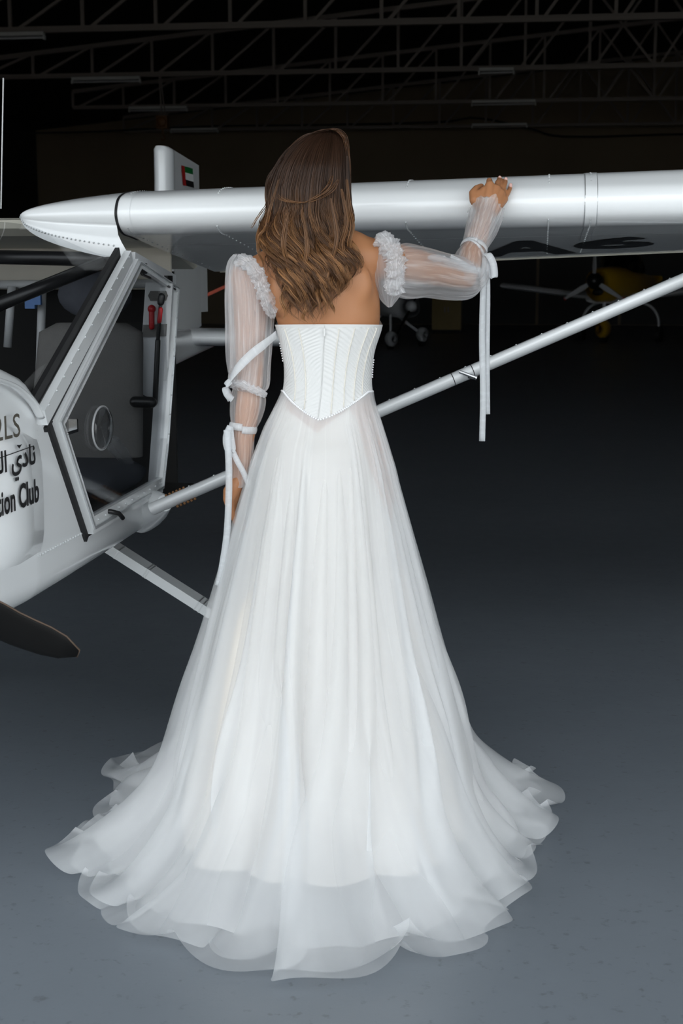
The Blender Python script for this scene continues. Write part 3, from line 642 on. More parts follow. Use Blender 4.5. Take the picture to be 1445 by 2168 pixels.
# propeller: black blades on the nose (a blade reaches into the frame)
hub = Vector((CL, -1.28, 1.09)); tipv = LA(157, 1402, -1.28)
prop = empty('propeller', hub); prop.parent = plane
R_ = (tipv - hub).length; ang0 = math.atan2(tipv.z - hub.z, tipv.x - hub.x)
for b_i in range(3):
    mb = MB(); rows = []; ed = []
    for k in range(26):
        t = k / 25; r = 0.08 + (R_ - 0.08) * t; ch = interp(t, [0, .12, .35, .6, .8, .92, .97, 1], [.05, .075, .115, .110, .095, .075, .055, .018]); tw = math.radians(lerp(48, 16, t))
        sec = []; off = interp(t, [0, .6, .85, 1], [0, 0, -0.004, -0.020])
        for j in range(14):
            q = 2 * math.pi * j / 14; x = ch / 2 * math.cos(q); y = 0.05 * ch * math.sin(q) * (1.2 if t < .2 else 1) + 0.002 * math.sin(q)
            cx_ = x * math.cos(tw) - y * math.sin(tw) + off; cy_ = x * math.sin(tw) + y * math.cos(tw)
            sec.append((r, cy_, -cx_))
        rows.append(sec)
    A_ = ang0 + b_i * 2 * math.pi / 3
    def rotb(p): return (p[0] * math.cos(A_) - p[2] * math.sin(A_), p[1], p[0] * math.sin(A_) + p[2] * math.cos(A_))
    mb.grid([[rotb(p) for p in r] for r in rows], closed=True); mb.f.append(tuple(25 * 14 + j for j in range(14)))
    bl = mb.build('blade', M['prop_black'], prop, smooth=True)
    mb = MB(); mb.tube([rotb(r[7]) for r in rows[6:]] + [rotb(rows[-1][0])], 0.0020, 6); mb.build('blade_edge', M['prop_edge'], bl, smooth=True)
mb = MB(); rows = [[(rr_ * math.cos(t), y, rr_ * math.sin(t)) for t in np.linspace(0, 2 * math.pi, 21)[:-1]] for y, rr_ in ((0.06, 0.11), (-0.03, 0.11), (-0.10, 0.09), (-0.17, 0.05), (-0.20, 0.01))]
mb.grid(rows, closed=True); mb.build('spinner', M['white_paint'], prop, smooth=True)

# tail boom, fin with flag, tailplane
mb = MB(); rows = []
for a, w, zt, zb in ((0.80, 0.42, 1.46, 0.74), (1.2, 0.20, 1.36, 0.84), (2.0, 0.11, 1.26, 0.98), (2.9, 0.07, 1.20, 1.04), (3.6, 0.05, 1.18, 1.08)):
    rows.append([(CL - 0.05 * (a > 1.5) + w * math.copysign(abs(math.sin(t)) ** .6, math.sin(t)), a, (zt + zb) / 2 + (zt - zb) / 2 * math.copysign(abs(math.cos(t)) ** .6, math.cos(t))) for t in np.linspace(0, 2 * math.pi, 29)[:-1]])
mb.grid(rows, closed=True); mb.build('tail_boom', M['white_paint'], plane, smooth=True)
fa = 2.86; f0 = LA(347, 312, fa); fx = f0.x
fin = empty('fin', (fx, fa, 0)); fin.parent = plane
mb = MB(); rows = []
for z, l in ((1.12, 0.06), (1.5, 0.03), (1.9, 0.0), (2.03, 0.0), (f0.z - 0.012, 0.004), (f0.z, 0.02)):
    r = 0.046 if z < f0.z - 0.005 else 0.030
    rows.append([(r * math.sin(t), -l + 0.0 + (0.075 * -math.cos(t)), z) for t in np.linspace(-2.2, 2.2, 25)])
mb.grid(rows, flip=True); mb.f.append(tuple(len(mb.v) - 25 + k for k in range(25))[::-1]); mb.build('fin_nose', M['white_paint'], fin, angle=60)
mb = MB(); zt = f0.z
mb.prism([(0.03, 1.12), (0.62, 1.20), (0.62, zt - 0.035), (0.03, zt - 0.004)], -0.030, 0.030, lambda u, v, w: (w * (1 - 0.6 * u), u, v)); mb.build('fin_panel', M['white_paint'], fin)
mb = MB(); mb.prism([(0.625, 1.27), (0.80, 1.27), (0.80, zt - 0.16), (0.625, zt - 0.16)], -0.012, 0.012, lambda u, v, w: (w, u, v)); mb.build('rudder', M['white_paint'], fin)
def flag_quad(nm, m, px, ex):
    mb = MB(); q = [LS(x, y, fx) for x, y in px]; off = [0.031 * (1 - 0.6 * max(0, p.y - fa)) + 0.004 + ex for p in q]
    mb.add([(o_, p.y - fa, p.z) for o_, p in zip(off, q)], [(0, 1, 2, 3)]); mb.build(nm, m, fin)
flag_quad('flag_stripe', M['flag_red'], ((371, 350), (378, 352), (383, 394), (375, 392)), 0)
flag_quad('flag_stripe', M['flag_green'], ((378, 352), (397, 357), (398, 370), (379, 365)), 0)
flag_quad('flag_stripe', M['flag_white'], ((379, 365), (398, 370), (399, 385), (380, 380)), 0)
flag_quad('flag_stripe', M['black_paint'], ((380, 380), (399, 385), (400, 398), (382, 393)), 0)
ta = 3.0; t0 = LA(365, 716, ta); 
mb = MB(); rows = []
for s in (fx - 1.1, fx + 0.75):
    rows.append([(s, ta + q[0], t0.z + q[1]) for q in catmull([(0.55, -0.035), (0.3, -0.05), (0.06, -0.035), (0.0, 0.0), (0.06, 0.035), (0.3, 0.04), (0.55, -0.03)], 30)])
mb.grid(rows); mb.f.append(tuple(range(30))); mb.f.append(tuple(range(30, 60))[::-1]); mb.build('tailplane', M['white_paint'], plane, angle=50)
# ---------------------------------------------------------------- the bride (standing, seen from behind)
def V(*a): return Vector(a)
M['skin'] = mat('skin', (0.43, 0.195, 0.092), 0.42, spec=0.35, vary=0.10, vscale=9, bump=0.03, bscale=250)
M['skin'].node_tree.nodes['Principled BSDF'].inputs['Subsurface Weight'].default_value = 0.06
M['skin'].node_tree.nodes['Principled BSDF'].inputs['Subsurface Radius'].default_value = (0.02, 0.008, 0.004)
M['nail'] = mat('nail', (0.62, 0.38, 0.34), 0.25)
bride = empty('person', (-0.036, 3.52, 0.0))
tag(bride, 'person in white strapless tulle wedding gown seen from behind, one hand on the wing', 'person')
bx, by = -0.036, 3.50
bi = Matrix.Translation(-bride.location)
def bride_obj(mbx, name, m, parent=bride, **k):
    base = bride.location
    mbx.v = [(q[0] - base.x, q[1] - base.y, q[2] - base.z) for q in mbx.v]
    return mbx.build(name, m, parent, **k)

# torso rings: z, centre x, centre y, half width, half depth
TORSO = [(0.86, -0.036, 3.505, 0.150, 0.105), (0.95, -0.036, 3.505, 0.160, 0.112), (1.03, -0.036, 3.505, 0.145, 0.102), (1.10, -0.036, 3.505, 0.120, 0.086),
         (1.16, -0.034, 3.503, 0.104, 0.076), (1.21, -0.033, 3.502, 0.1015, 0.074), (1.26, -0.032, 3.502, 0.108, 0.078), (1.32, -0.031, 3.502, 0.125, 0.086),
         (1.38, -0.040, 3.502, 0.134, 0.090), (1.43, -0.052, 3.502, 0.140, 0.086), (1.475, -0.060, 3.506, 0.122, 0.070), (1.51, -0.060, 3.515, 0.080, 0.055), (1.53, -0.060, 3.52, 0.05, 0.05)]
def torso_at(z):
    zs = [r[0] for r in TORSO]; return [interp(z, zs, [r[k] for r in TORSO]) for k in (1, 2, 3, 4)]
TZ = catmull([(r[0], r[1], r[2], r[3], r[4]) for r in TORSO], 60)
def torso_pt(z, phi, off=0.0):
    """phi 0 = towards the camera (the back), + to the right"""
    cx, cy, w, d = [float(np.interp(z, TZ[:, 0], TZ[:, k])) for k in (1, 2, 3, 4)]
    c, s = math.cos(phi), math.sin(phi); e = 0.88
    return V(cx + (w + off) * math.copysign(abs(s) ** e, s), cy - (d + off) * math.copysign(abs(c) ** e, c), z)
bm_ = MB(); rows = [[tuple(torso_pt(r[0], 2 * math.pi * k / 40)) for k in range(40)] for r in TZ]
bm_.grid(rows, closed=True); bm_.f.append(tuple(range(40))[::-1]); bm_.f.append(tuple(len(bm_.v) - 40 + k for k in range(40)))
# shoulders, shoulder blades, neck, head
SL, SR = P(527, 585, 3.50), P(793, 545, 3.505)
bm_.capsule([SL + V(0.010, 0, -0.005), V(-0.15, 3.500, 1.462), V(-0.06, 3.505, 1.480), V(0.03, 3.500, 1.478), SR + V(-0.006, 0, -0.004)], [0.046, 0.056, 0.060, 0.058, 0.050], 20)
bm_.capsule([V(-0.062, 3.525, 1.50), V(-0.062, 3.545, 1.57), V(-0.060, 3.555, 1.62)], [0.054, 0.047, 0.048], 18)
bm_.capsule([V(-0.06, 3.505, 1.535), V(-0.14, 3.502, 1.490)], [0.040, 0.040]); bm_.capsule([V(-0.06, 3.505, 1.535), V(0.035, 3.502, 1.505)], [0.040, 0.042])
for sx, xx, zz in ((-1, -0.135, 1.40), (1, 0.032, 1.415)): bm_.ball((xx, 3.440, zz), (0.045, 0.024, 0.060), 16, 12)
HC = V(-0.055, 3.565, 1.665)
bm_.ball(HC, (0.072, 0.092, 0.108), 24, 18); bm_.ball(HC + V(0.004, 0.035, -0.055), (0.052, 0.055, 0.060), 20, 14)
bm_.ball(HC + V(0.006, 0.100, -0.020), (0.010, 0.016, 0.018), 10, 8)                                   # nose
bm_.ball(HC + V(0.006, 0.082, -0.062), (0.022, 0.010, 0.008), 10, 8); bm_.ball(HC + V(0.006, 0.070, -0.098), (0.022, 0.016, 0.014), 10, 8)
for sx in (-1, 1): bm_.ball(HC + V(sx * 0.073, 0.005, -0.018), (0.010, 0.018, 0.030), 10, 8); bm_.ball(HC + V(sx * 0.03 + 0.005, 0.080, 0.005), (0.013, 0.010, 0.010), 8, 6)
# arms
EL, WL = P(530, 815, 3.505), P(506, 1012, 3.50)
bm_.capsule([SL, SL.lerp(EL, 0.3) + V(0.003, 0, 0), SL.lerp(EL, 0.65), EL, EL.lerp(WL, 0.3), EL.lerp(WL, 0.7), WL], [0.046, 0.043, 0.037, 0.032, 0.031, 0.025, 0.0210], 20)
ER, WR = P(985, 585, 3.63), P(1026, 448, 3.775)
bm_.capsule([SR, SR.lerp(ER, 0.3), SR.lerp(ER, 0.65), ER, ER.lerp(WR, 0.3), ER.lerp(WR, 0.7), WR], [0.049, 0.044, 0.039, 0.034, 0.032, 0.0265, 0.0225], 20)
# legs (under the skirt) down to the floor
for sx in (-1, 1):
    h_, k_, a_ = V(bx + sx * 0.085, by, 0.90), V(bx + sx * 0.075, by + 0.02, 0.52), V(bx + sx * 0.065, by - 0.01, 0.13)
    bm_.capsule([h_, h_.lerp(k_, 0.5), k_, k_.lerp(a_, 0.35), a_], [0.085, 0.072, 0.052, 0.052, 0.032], 18)
    bm_.capsule([a_ + V(0, -0.01, -0.03), a_ + V(0, 0.06, -0.07), a_ + V(0.0, 0.13, -0.105)], [0.030, 0.030, 0.022], 14)
# right hand on the wing: fanned palm, five bent fingers
def HP(x, y, Y): return P(x, y, Y)
wr_r = WR
for mcp, w2 in (((1036, 392, 3.795), 0.0125), ((1050, 400, 3.798), 0.0125), ((1060, 409, 3.800), 0.0118), ((1067, 422, 3.800), 0.0105)):
    k_ = HP(*mcp); bm_.capsule([WR + (k_ - WR) * 0.02 + V((k_.x - WR.x) * 0.35, 0, 0), WR.lerp(k_, 0.55) + V((k_.x - WR.x) * 0.1, -0.004, 0), k_], [0.017, 0.0155, w2], 12)
FING = [[(1036, 392, 3.795), (1035, 382, 3.815), (1037, 386, 3.842), (1039, 394, 3.852)],
        [(1050, 399, 3.798), (1053, 387, 3.822), (1056, 382, 3.850), (1056.5, 378, 3.868)],
        [(1060, 409, 3.800), (1066, 394, 3.822), (1069, 386, 3.846), (1069.5, 381.5, 3.862)],
        [(1067, 422, 3.800), (1075, 408, 3.820), (1079, 399, 3.838), (1079.5, 394, 3.848)]]
for i, fj in enumerate(FING):
    r0 = (0.0088, 0.0085, 0.0080, 0.0070)[i]; bm_.capsule(catmull([HP(*q) for q in fj], 8), [r0 * (1 - 0.035 * k) for k in range(8)], 12)
bm_.capsule([WR + V(-0.004, 0, 0), HP(1020, 424, 3.788), HP(1024, 404, 3.793)], [0.020, 0.0165, 0.012], 12)
bm_.capsule([WR + V(-0.006, 0, 0.004), HP(1012, 424, 3.788), HP(1014, 410, 3.793)], [0.018, 0.0155, 0.011], 12)
bm_.capsule([HP(1016, 436, 3.785), HP(1004, 422, 3.79), HP(1001, 408, 3.80), HP(1008, 399, 3.812), HP(1018, 394, 3.825)], [0.017, 0.015, 0.0115, 0.0095, 0.0078], 12)
# left hand hanging beside the skirt
K_ = []
for i, (x, y, Y) in enumerate(((488, 1054, 3.478), (493, 1058, 3.492), (498, 1058, 3.506), (502, 1054, 3.518))):
    k_ = P(x, y, Y); bm_.capsule([WL + V(0, (k_.y - WL.y) * 0.5, 0), WL.lerp(k_, 0.6) + V(0, (k_.y - WL.y) * .2, 0), k_], [0.0165, 0.0150, 0.0125], 12)
    ln = (1.0, 1.08, 1.02, 0.84)[i]; r0 = (0.0092, 0.0094, 0.0088, 0.0078)[i]
    tips = [k_, k_ + V(0.002, 0.004, -0.036 * ln), k_ + V(0.010, 0.007, -0.058 * ln), k_ + V(0.019, 0.008, -0.072 * ln)]
    bm_.capsule(catmull(tips, 8), [r0 * (1 - 0.035 * k) for k in range(8)], 12)
bm_.capsule([P(492, 1026, 3.485), P(482, 1040, 3.470), P(480, 1058, 3.462), P(484, 1074, 3.458)], [0.0145, 0.0125, 0.0098, 0.0078], 12)
tmp = bm_.build('body_parts', None)
rm = tmp.modifiers.new('r', 'REMESH'); rm.mode = 'VOXEL'; rm.voxel_size = 0.0030; rm.use_smooth_shade = True
sm_ = tmp.modifiers.new('s', 'SMOOTH'); sm_.factor = 0.5; sm_.iterations = 3
bpy.context.view_layer.update()
me = bpy.data.meshes.new_from_object(tmp.evaluated_get(bpy.context.evaluated_depsgraph_get())); bpy.data.objects.remove(tmp)
co = np.zeros(len(me.vertices) * 3, np.float32); me.vertices.foreach_get('co', co); co = co.reshape(-1, 3)
# heal the seams of the joined volumes: extra smoothing on the torso, spine groove, then shift to the person's origin
ed = np.zeros(len(me.edges) * 2, np.int32); me.edges.foreach_get('vertices', ed); ed = ed.reshape(-1, 2)
deg = np.bincount(ed.ravel(), minlength=len(co)).astype(np.float32)
wgt = np.clip((co[:, 1] * 0 + 1), 0, 1); hand = ((co[:, 1] > 3.74) | ((co[:, 2] < 1.0) & (co[:, 0] < -0.22))); wgt[hand] = 0.0; arm = (co[:, 0] > 0.14) | (co[:, 0] < -0.21); wgt[arm & ~hand] = 0.35
for _ in range(75):
    acc = np.zeros_like(co)
    for k in range(3): acc[:, k] = np.bincount(ed[:, 0], co[ed[:, 1], k], len(co)) + np.bincount(ed[:, 1], co[ed[:, 0], k], len(co))
    co += (acc / deg[:, None] - co) * (0.6 * wgt)[:, None]
back = co[:, 1] < 3.47
gx = np.exp(-((co[:, 0] + 0.050) / 0.016) ** 2) * np.clip((co[:, 2] - 1.22) / 0.1, 0, 1) * np.clip((1.50 - co[:, 2]) / 0.06, 0, 1)
co[back, 1] += 0.006 * gx[back]
for cx_, tilt in ((-0.118, 0.25), (0.028, -0.25)):          # inner edge of each shoulder blade
    d_ = (co[:, 0] - cx_ - tilt * (co[:, 2] - 1.40) * -1); g = np.exp(-(d_ / 0.018) ** 2) * np.exp(-((co[:, 2] - 1.395) / 0.055) ** 2); co[back, 1] += 0.004 * g[back]
co -= np.array([bride.location.x, bride.location.y, 0], np.float32)
me.vertices.foreach_set('co', co.ravel()); me.update()
me.polygons.foreach_set('use_smooth', [True] * len(me.polygons))
body = link('body', me, M['skin'], bride)
body['label'] = 'tanned bare back, shoulders and hands'
# finger nails
for (x, y, Y), (dx, dz) in (((1056.8, 379, 3.864), (0.002, 0.006)), ((1069.8, 382, 3.857), (0.002, 0.006)), ((1079.8, 394.5, 3.842), (0.002, 0.006))):
    c = P(x, y, Y) + V(0, -0.0065, 0.002); mb = MB(); mb.ball(c, (0.0048, 0.0022, 0.0065), 10, 6); bride_obj(mb, 'finger_nail', M['nail'], body, smooth=True)

# ---------------------------------------------------------------- hair: long brown waves
hm = bpy.data.materials.new('brown_hair'); hm.use_nodes = True; nt = hm.node_tree; b = nt.nodes['Principled BSDF']
at = nt.nodes.new('ShaderNodeVertexColor'); at.layer_name = 'tint'; nt.links.new(at.outputs[0], b.inputs['Base Color'])
b.inputs['Roughness'].default_value = 0.38; b.inputs['Specular IOR Level'].default_value = 0.45
SY = [273, 280, 290, 305, 320, 340, 360, 400, 440, 470, 500, 530, 560, 600, 640, 670, 690]
SXL = [688, 664, 642, 621, 606, 592, 581, 567, 563, 556, 553, 562, 573, 578, 580, 592, 625]
SXR = [700, 719, 728, 733, 735, 737, 738, 739, 741, 743, 745, 752, 756, 750, 734, 712, 694]
DYY = [273, 285, 300, 320, 350, 400, 450, 500, 540, 580, 640, 690]
DYB = [3.560, 3.520, 3.495, 3.478, 3.462, 3.450, 3.448, 3.430, 3.402, 3.392, 3.388, 3.386]
DYM = [3.580, 3.575, 3.572, 3.572, 3.570, 3.565, 3.545, 3.490, 3.450, 3.432, 3.425, 3.42]
def hair_pt(u, y, lay):
    xl, xr = interp(y, SY, SXL), interp(y, SY, SXR); x = lerp(xl, xr, (u + 1) / 2)
    yb, ym = interp(y, DYY, DYB), interp(y, DYY, DYM); k = math.sqrt(max(0, 1 - min(1, abs(u)) ** 2.2))
    return x, y, lerp(ym, yb, k * lay)
DARK = np.array((0.030, 0.0145, 0.0085)); MID = np.array((0.085, 0.040, 0.020)); GOLD = np.array((0.31, 0.148, 0.060))
HV, HF, HCOL = [], [], []; hcount = [0]
def add_strands(pts, r, cols):
    """pts (s,n,3): three-sided tapering strands"""
    S_, n = pts.shape[:2]; t = np.gradient(pts, axis=1); t /= np.linalg.norm(t, axis=2, keepdims=True) + 1e-9
    a = np.cross(t, np.array((0, 1.0, 0))); a /= np.linalg.norm(a, axis=2, keepdims=True) + 1e-9; b_ = np.cross(t, a)
    i = np.arange(n); tp = np.where(i < n * 0.7, 0.9, 0.9 * (n - i) / (n * 0.3) + 0.08)[None, :, None] * np.asarray(r)[:, None, None]
    v = np.stack([pts + a * (tp * math.cos(2 * math.pi * k / 3 + 0.5)) + b_ * (tp * math.sin(2 * math.pi * k / 3 + 0.5)) for k in range(3)], axis=2)
    idx = np.arange(S_ * n * 3).reshape(S_, n, 3) + hcount[0]; hcount[0] += S_ * n * 3
    f = np.stack([np.stack([idx[:, :-1, k], idx[:, :-1, (k + 1) % 3], idx[:, 1:, (k + 1) % 3], idx[:, 1:, k]], axis=-1) for k in range(3)], axis=2)
    HV.append(v.reshape(-1, 3)); HF.append(f.reshape(-1, 4)); HCOL.append(np.repeat(cols.reshape(-1, 3), 3, axis=0))
# inner volume so that no gaps show
rows = []
for y in np.linspace(276, 612, 42):
    r = []
    for u in np.linspace(-1, 1, 29):
        x, yy, Y = hair_pt(u * 0.93, y, 0.78); r.append(tuple(P(lerp(656, x, 0.95 - 0.25 * sstep(480, 612, y)), yy + 3, Y + 0.006)))
    rows.append(r)
nr_, nc_ = len(rows), len(rows[0]); gi = np.arange(nr_ * nc_).reshape(nr_, nc_)
HV.append(np.array(rows).reshape(-1, 3)); HF.append(np.stack([gi[:-1, :-1], gi[:-1, 1:], gi[1:, 1:], gi[1:, :-1]], -1).reshape(-1, 4)); HCOL.append(np.tile(DARK * 0.8 + MID * 0.2, (nr_ * nc_, 1))); hcount[0] = nr_ * nc_
def clump(guide, nst, spread0, spread1, r, tone, seed, c0=0.0):
    g = np.array(guide); n = len(g); q = np.random.default_rng(seed)
    a, rad = q.uniform(0, 2 * math.pi, nst), np.sqrt(q.random(nst)); ox, oz = np.cos(a) * rad, np.sin(a) * rad
    kill = q.uniform(0.80, 1.0, nst); ph = q.uniform(0, 6.28, nst); fz = q.uniform(0.3, 1.3, nst); shade = q.uniform(0.60, 1.40, nst)
    t = np.linspace(0, 1, n)[None, :] * kill[:, None]; tt = t * (n - 1); i0 = np.minimum(tt.astype(int), n - 2); fr = (tt - i0)[..., None]
    base = g[i0] * (1 - fr) + g[i0 + 1] * fr
    ss = np.clip((t - 0.75) / 0.25, 0, 1); sp = (spread0 + (spread1 - spread0) * t) * (1 - 0.55 * ss * ss * (3 - 2 * ss)) * np.clip(0.35 + t * 4, 0, 1)
    wob = 0.0013 * fz[:, None] * np.sin(9 * t + ph[:, None])
    base = base + np.stack([ox[:, None] * sp + wob, oz[:, None] * sp * 0.7 + 0.5 * wob, 0 * t], -1)
    t = c0 + (1 - c0) * t; w = np.clip((t - 0.25) / 0.6, 0, 1); w = (w * w * (3 - 2 * w) * tone)[..., None]; c = DARK * (1 - np.minimum(1, t * 1.5))[..., None] + MID * np.minimum(1, t * 1.5)[..., None]
    add_strands(base, np.full(nst, r), (c * (1 - w) + GOLD * w) * shade[:, None, None])
rg = random.Random(11); NCL = 230
for c in range(NCL):
    u = -1 + 2 * ((c * 0.61803398) % 1.0); top = c % 3 == 0; lay = rg.uniform(1.0, 1.14) if top else rg.uniform(0.78, 1.0)
    y0 = 274 + 10 * rg.random() + 8 * abs(u) + (30 * rg.random() if c % 4 == 0 else 0)
    yt = lerp(lerp(590, 672, sstep(-1.0, -0.6, u)), 598, sstep(0.35, 1.0, u)) + rg.uniform(-46, 16)
    if -0.6 < u < 0.3: yt = rg.uniform(610, 692)
    ph, lam, amp = u * 2.4 + rg.uniform(-1.3, 1.3), rg.uniform(82, 112), rg.uniform(9, 19)
    gd = []
    for i in range(36):
        t = i / 35; y = lerp(y0, yt, t); x, yy, Y = hair_pt(u * (1 - 0.05 * t), y, lay)
        A_ = amp * sstep(390, 560, y); q = 2 * math.pi * (y - 380) / lam + ph
        gd.append(np.array(P(x + A_ * math.sin(q), yy, Y - 0.017 * sstep(390, 560, y) * math.cos(q) - 0.004)))
    clump(gd, 17, 0.0080, 0.0062, rg.uniform(0.00065, 0.00095), rg.choice((0.05, 0.25, 0.5, 0.9, 1.15)) if top else rg.choice((0.0, 0.15, 0.35, 0.6)), c)
# single locks that break the outline
LOCKS = [([(704, 372), (698, 392), (680, 410), (655, 424), (628, 428), (604, 420), (590, 404)], 3.434, 9, 0.010, 0.40),
         ([(716, 380), (700, 402), (672, 420), (640, 430), (612, 428), (592, 420), (584, 408)], 3.432, 6, 0.009, 0.55),
         ([(640, 300), (585, 355), (568, 385), (566, 420), (574, 450), (566, 470), (552, 495), (548, 520)], 3.52, 22, 0.0075, 0.9),
         ([(600, 330), (576, 365), (566, 400), (570, 440), (556, 468), (545, 500), (549, 530), (560, 552)], 3.50, 18, 0.006, 1.0),
         ([(590, 350), (572, 400), (564, 430), (555, 445), (545, 460), (535, 478), (528, 486)], 3.51, 5, 0.003, 0.8),
         ([(590, 380), (570, 440), (562, 480), (548, 500), (545, 530), (556, 556), (552, 575)], 3.45, 8, 0.004, 0.9),
         ([(735, 330), (739, 400), (743, 460), (742, 500), (748, 522), (760, 532), (766, 542), (762, 556)], 3.47, 16, 0.005, 0.35),
         ([(733, 380), (738, 440), (746, 480), (738, 520), (748, 548), (736, 566), (726, 590)], 3.42, 18, 0.006, 0.9),
         ([(722, 400), (734, 470), (722, 520), (738, 560), (724, 590), (716, 610), (722, 630)], 3.40, 16, 0.005, 0.8),
         ([(700, 420), (714, 500), (700, 560), (690, 600), (700, 640), (706, 655), (708, 668)], 3.385, 18, 0.006, 0.7),
         ([(640, 450), (650, 530), (636, 590), (650, 640), (640, 672), (652, 684)], 3.378, 18, 0.006, 1.0),
         ([(610, 450), (600, 520), (614, 580), (596, 630), (606, 660), (598, 678)], 3.385, 18, 0.006, 0.9),
         ([(690, 284), (660, 282), (630, 300), (606, 330), (588, 370), (580, 410), (590, 450)], 3.535, 22, 0.008, 0.08),
         ([(690, 277), (708, 272), (724, 282), (732, 300), (736, 330), (738, 370), (735, 410)], 3.530, 26, 0.007, 0.06),
         ([(660, 282), (690, 274), (712, 276), (728, 292), (733, 320)], 3.515, 22, 0.007, 0.08)]
for i, (pl, Y, ns, sp, tone) in enumerate(LOCKS):
    g = [np.array(P(q[0], q[1], Y + (0.02 * math.sin(j) * 0.2))) for j, q in enumerate(catmull(pl, 26))]
    clump(g, ns, sp, sp * 0.7, 0.0009, tone, 500 + i, 0.45 if pl[0][1] > 365 else 0.0)
hv = np.concatenate(HV) - np.array((bride.location.x, bride.location.y, 0)); hf = np.concatenate(HF); hc = np.concatenate(HCOL)
me = bpy.data.meshes.new('hair'); me.vertices.add(len(hv)); me.vertices.foreach_set('co', hv.astype(np.float32).ravel()); me.loops.add(hf.size); me.loops.foreach_set('vertex_index', hf.astype(np.int32).ravel())
me.polygons.add(len(hf)); me.polygons.foreach_set('loop_start', np.arange(0, hf.size, 4, dtype=np.int32)); me.update(calc_edges=True)
ca = me.color_attributes.new('tint', 'FLOAT_COLOR', 'POINT'); ca.data.foreach_set('color', np.c_[hc, np.ones(len(hc))].astype(np.float32).ravel())
hair = link('hair', me, hm, bride, smooth=True); hair['label'] = 'long wavy brown hair with caramel ends'
# ---------------------------------------------------------------- the gown
M['satin'] = mat('satin_white', (0.70, 0.70, 0.69), 0.6, vary=0.02, vscale=20)
M['lining'] = mat('ivory_lining', (0.78, 0.71, 0.63), 0.75, vary=0.03, vscale=10)
M['bone'] = mat('ivory_boning', (0.84, 0.80, 0.72), 0.7)
M['ribbon'] = tulle('ribbon_tulle', (0.90, 0.92, 0.94), 0.72, 0.10, 30)
M['tulle'] = tulle('skirt_tulle', (0.94, 0.95, 0.96), 0.30, 0.06, 40, 0.02, transl=0.22)
M['tulle_in'] = tulle('skirt_tulle_inner', (0.93, 0.935, 0.94), 0.36, 0.05, 40, 0.03, transl=0.22)
M['sleeve'] = tulle('sleeve_tulle', (0.90, 0.91, 0.93), 0.30, 0.36, 26, 0.05)
M['ruffle'] = tulle('ruffle_tulle', (0.90, 0.91, 0.93), 0.42, 0.40, 50, 0.12)
M['pearl'] = mat('pearl', (0.86, 0.86, 0.88), 0.18, coat=0.5)

# bodice: chevron-pleated shell over the torso
def seam_z(phi):
    a = abs(math.atan2(math.sin(phi), math.cos(phi)))
    return 1.094 + 0.066 * math.sqrt((a / 1.15) ** 2 + 0.001) * (1 - 0.18 * (a / 1.15) ** 2) / 0.82 if a < 1.15 else 1.160 - 0.03 * sstep(1.3, 3.1, a)
def top_z(phi): return 1.320 + 0.004 * math.cos(phi) + (0.05 * sstep(1.6, 2.6, abs(math.atan2(math.sin(phi), math.cos(phi)))))
PHV = -0.10                                                 # zip sits left of the middle
NP, NV = 360, 110; rows = []
for i in range(NV):
    t = i / (NV - 1); r = []
    for k in range(NP):
        ph = 2 * math.pi * k / NP - math.pi; z = lerp(seam_z(ph - PHV), top_z(ph), t)
        d = abs(ph - PHV); arc = d * 0.11
        pl = (arc * 0.75 + z * 1.0) / 0.0105 + 0.8 * math.sin(z * 40 + ph * 3)
        pleat = 0.0026 * (abs(math.sin(math.pi * pl)) ** 0.7 - 0.5) * min(1, arc / 0.008) * (1 - sstep(0.95, 0.965, t)) + 0.0012 * sstep(0.955, 0.97, t)
        r.append(tuple(torso_pt(z, ph, 0.0055 + pleat)))
    rows.append(r)
mb = MB(); mb.grid(rows, closed=True); bod = bride_obj(mb, 'bodice', M['satin'], bride, smooth=True); bod['label'] = 'white strapless corset bodice with chevron pleats'
for ph0, ph1 in ((-0.95, -0.72), (-0.55, -0.42), (0.16, 0.06), (0.46, 0.30), (0.80, 0.55), (1.10, 0.82)):
    pts = []
    for t in np.linspace(0.02, 0.95, 24):
        ph = lerp(ph1, ph0, t); z = lerp(seam_z(ph - PHV), top_z(ph), t); pts.append(torso_pt(z, ph, 0.0058))
    mb = MB(); mb.tube(pts, 0.0042, 8, flat=0.32, up=(0, -1, 0)); 
    # lay the flat side on the body
    bride_obj(mb, 'boning', M['bone'], bod, smooth=True)
pts = [torso_pt(lerp(1.092, 1.322, t), lerp(-0.13, -0.05, t), 0.0068) for t in np.linspace(0, 1, 30)]
mb = MB(); mb.tube(pts, 0.0012, 6); bride_obj(mb, 'zip', mat('zip_grey', (0.62, 0.62, 0.61), 0.5), bod)
mb = MB(); q = pts[-2]; mb.box((q.x - 0.002, q.y - 0.004, q.z - 0.018), (q.x + 0.002, q.y - 0.001, q.z)); bride_obj(mb, 'zip_pull', M['satin'], bod)
mb = MB()
for k in range(74):
    ph = PHV + lerp(-1.45, 1.45, k / 73); q = torso_pt(seam_z(ph - PHV), ph, 0.0085); mb.ball(q, 0.0028, 8, 6)
o = bride_obj(mb, 'pearl_trim', M['pearl'], bod, smooth=True); o['kind'] = 'stuff'
mb = MB()
for k in range(16):
    sx = -1 if k < 8 else 1; zz = (1.275 if sx < 0 else 1.235) - 0.006 * (k % 8); mb.ball(torso_pt(zz, sx * (1.50 + 0.05 * (k % 2)), 0.0075), 0.0024, 8, 6)
o = bride_obj(mb, 'bead_trim', M['pearl'], bod, smooth=True); o['kind'] = 'stuff'

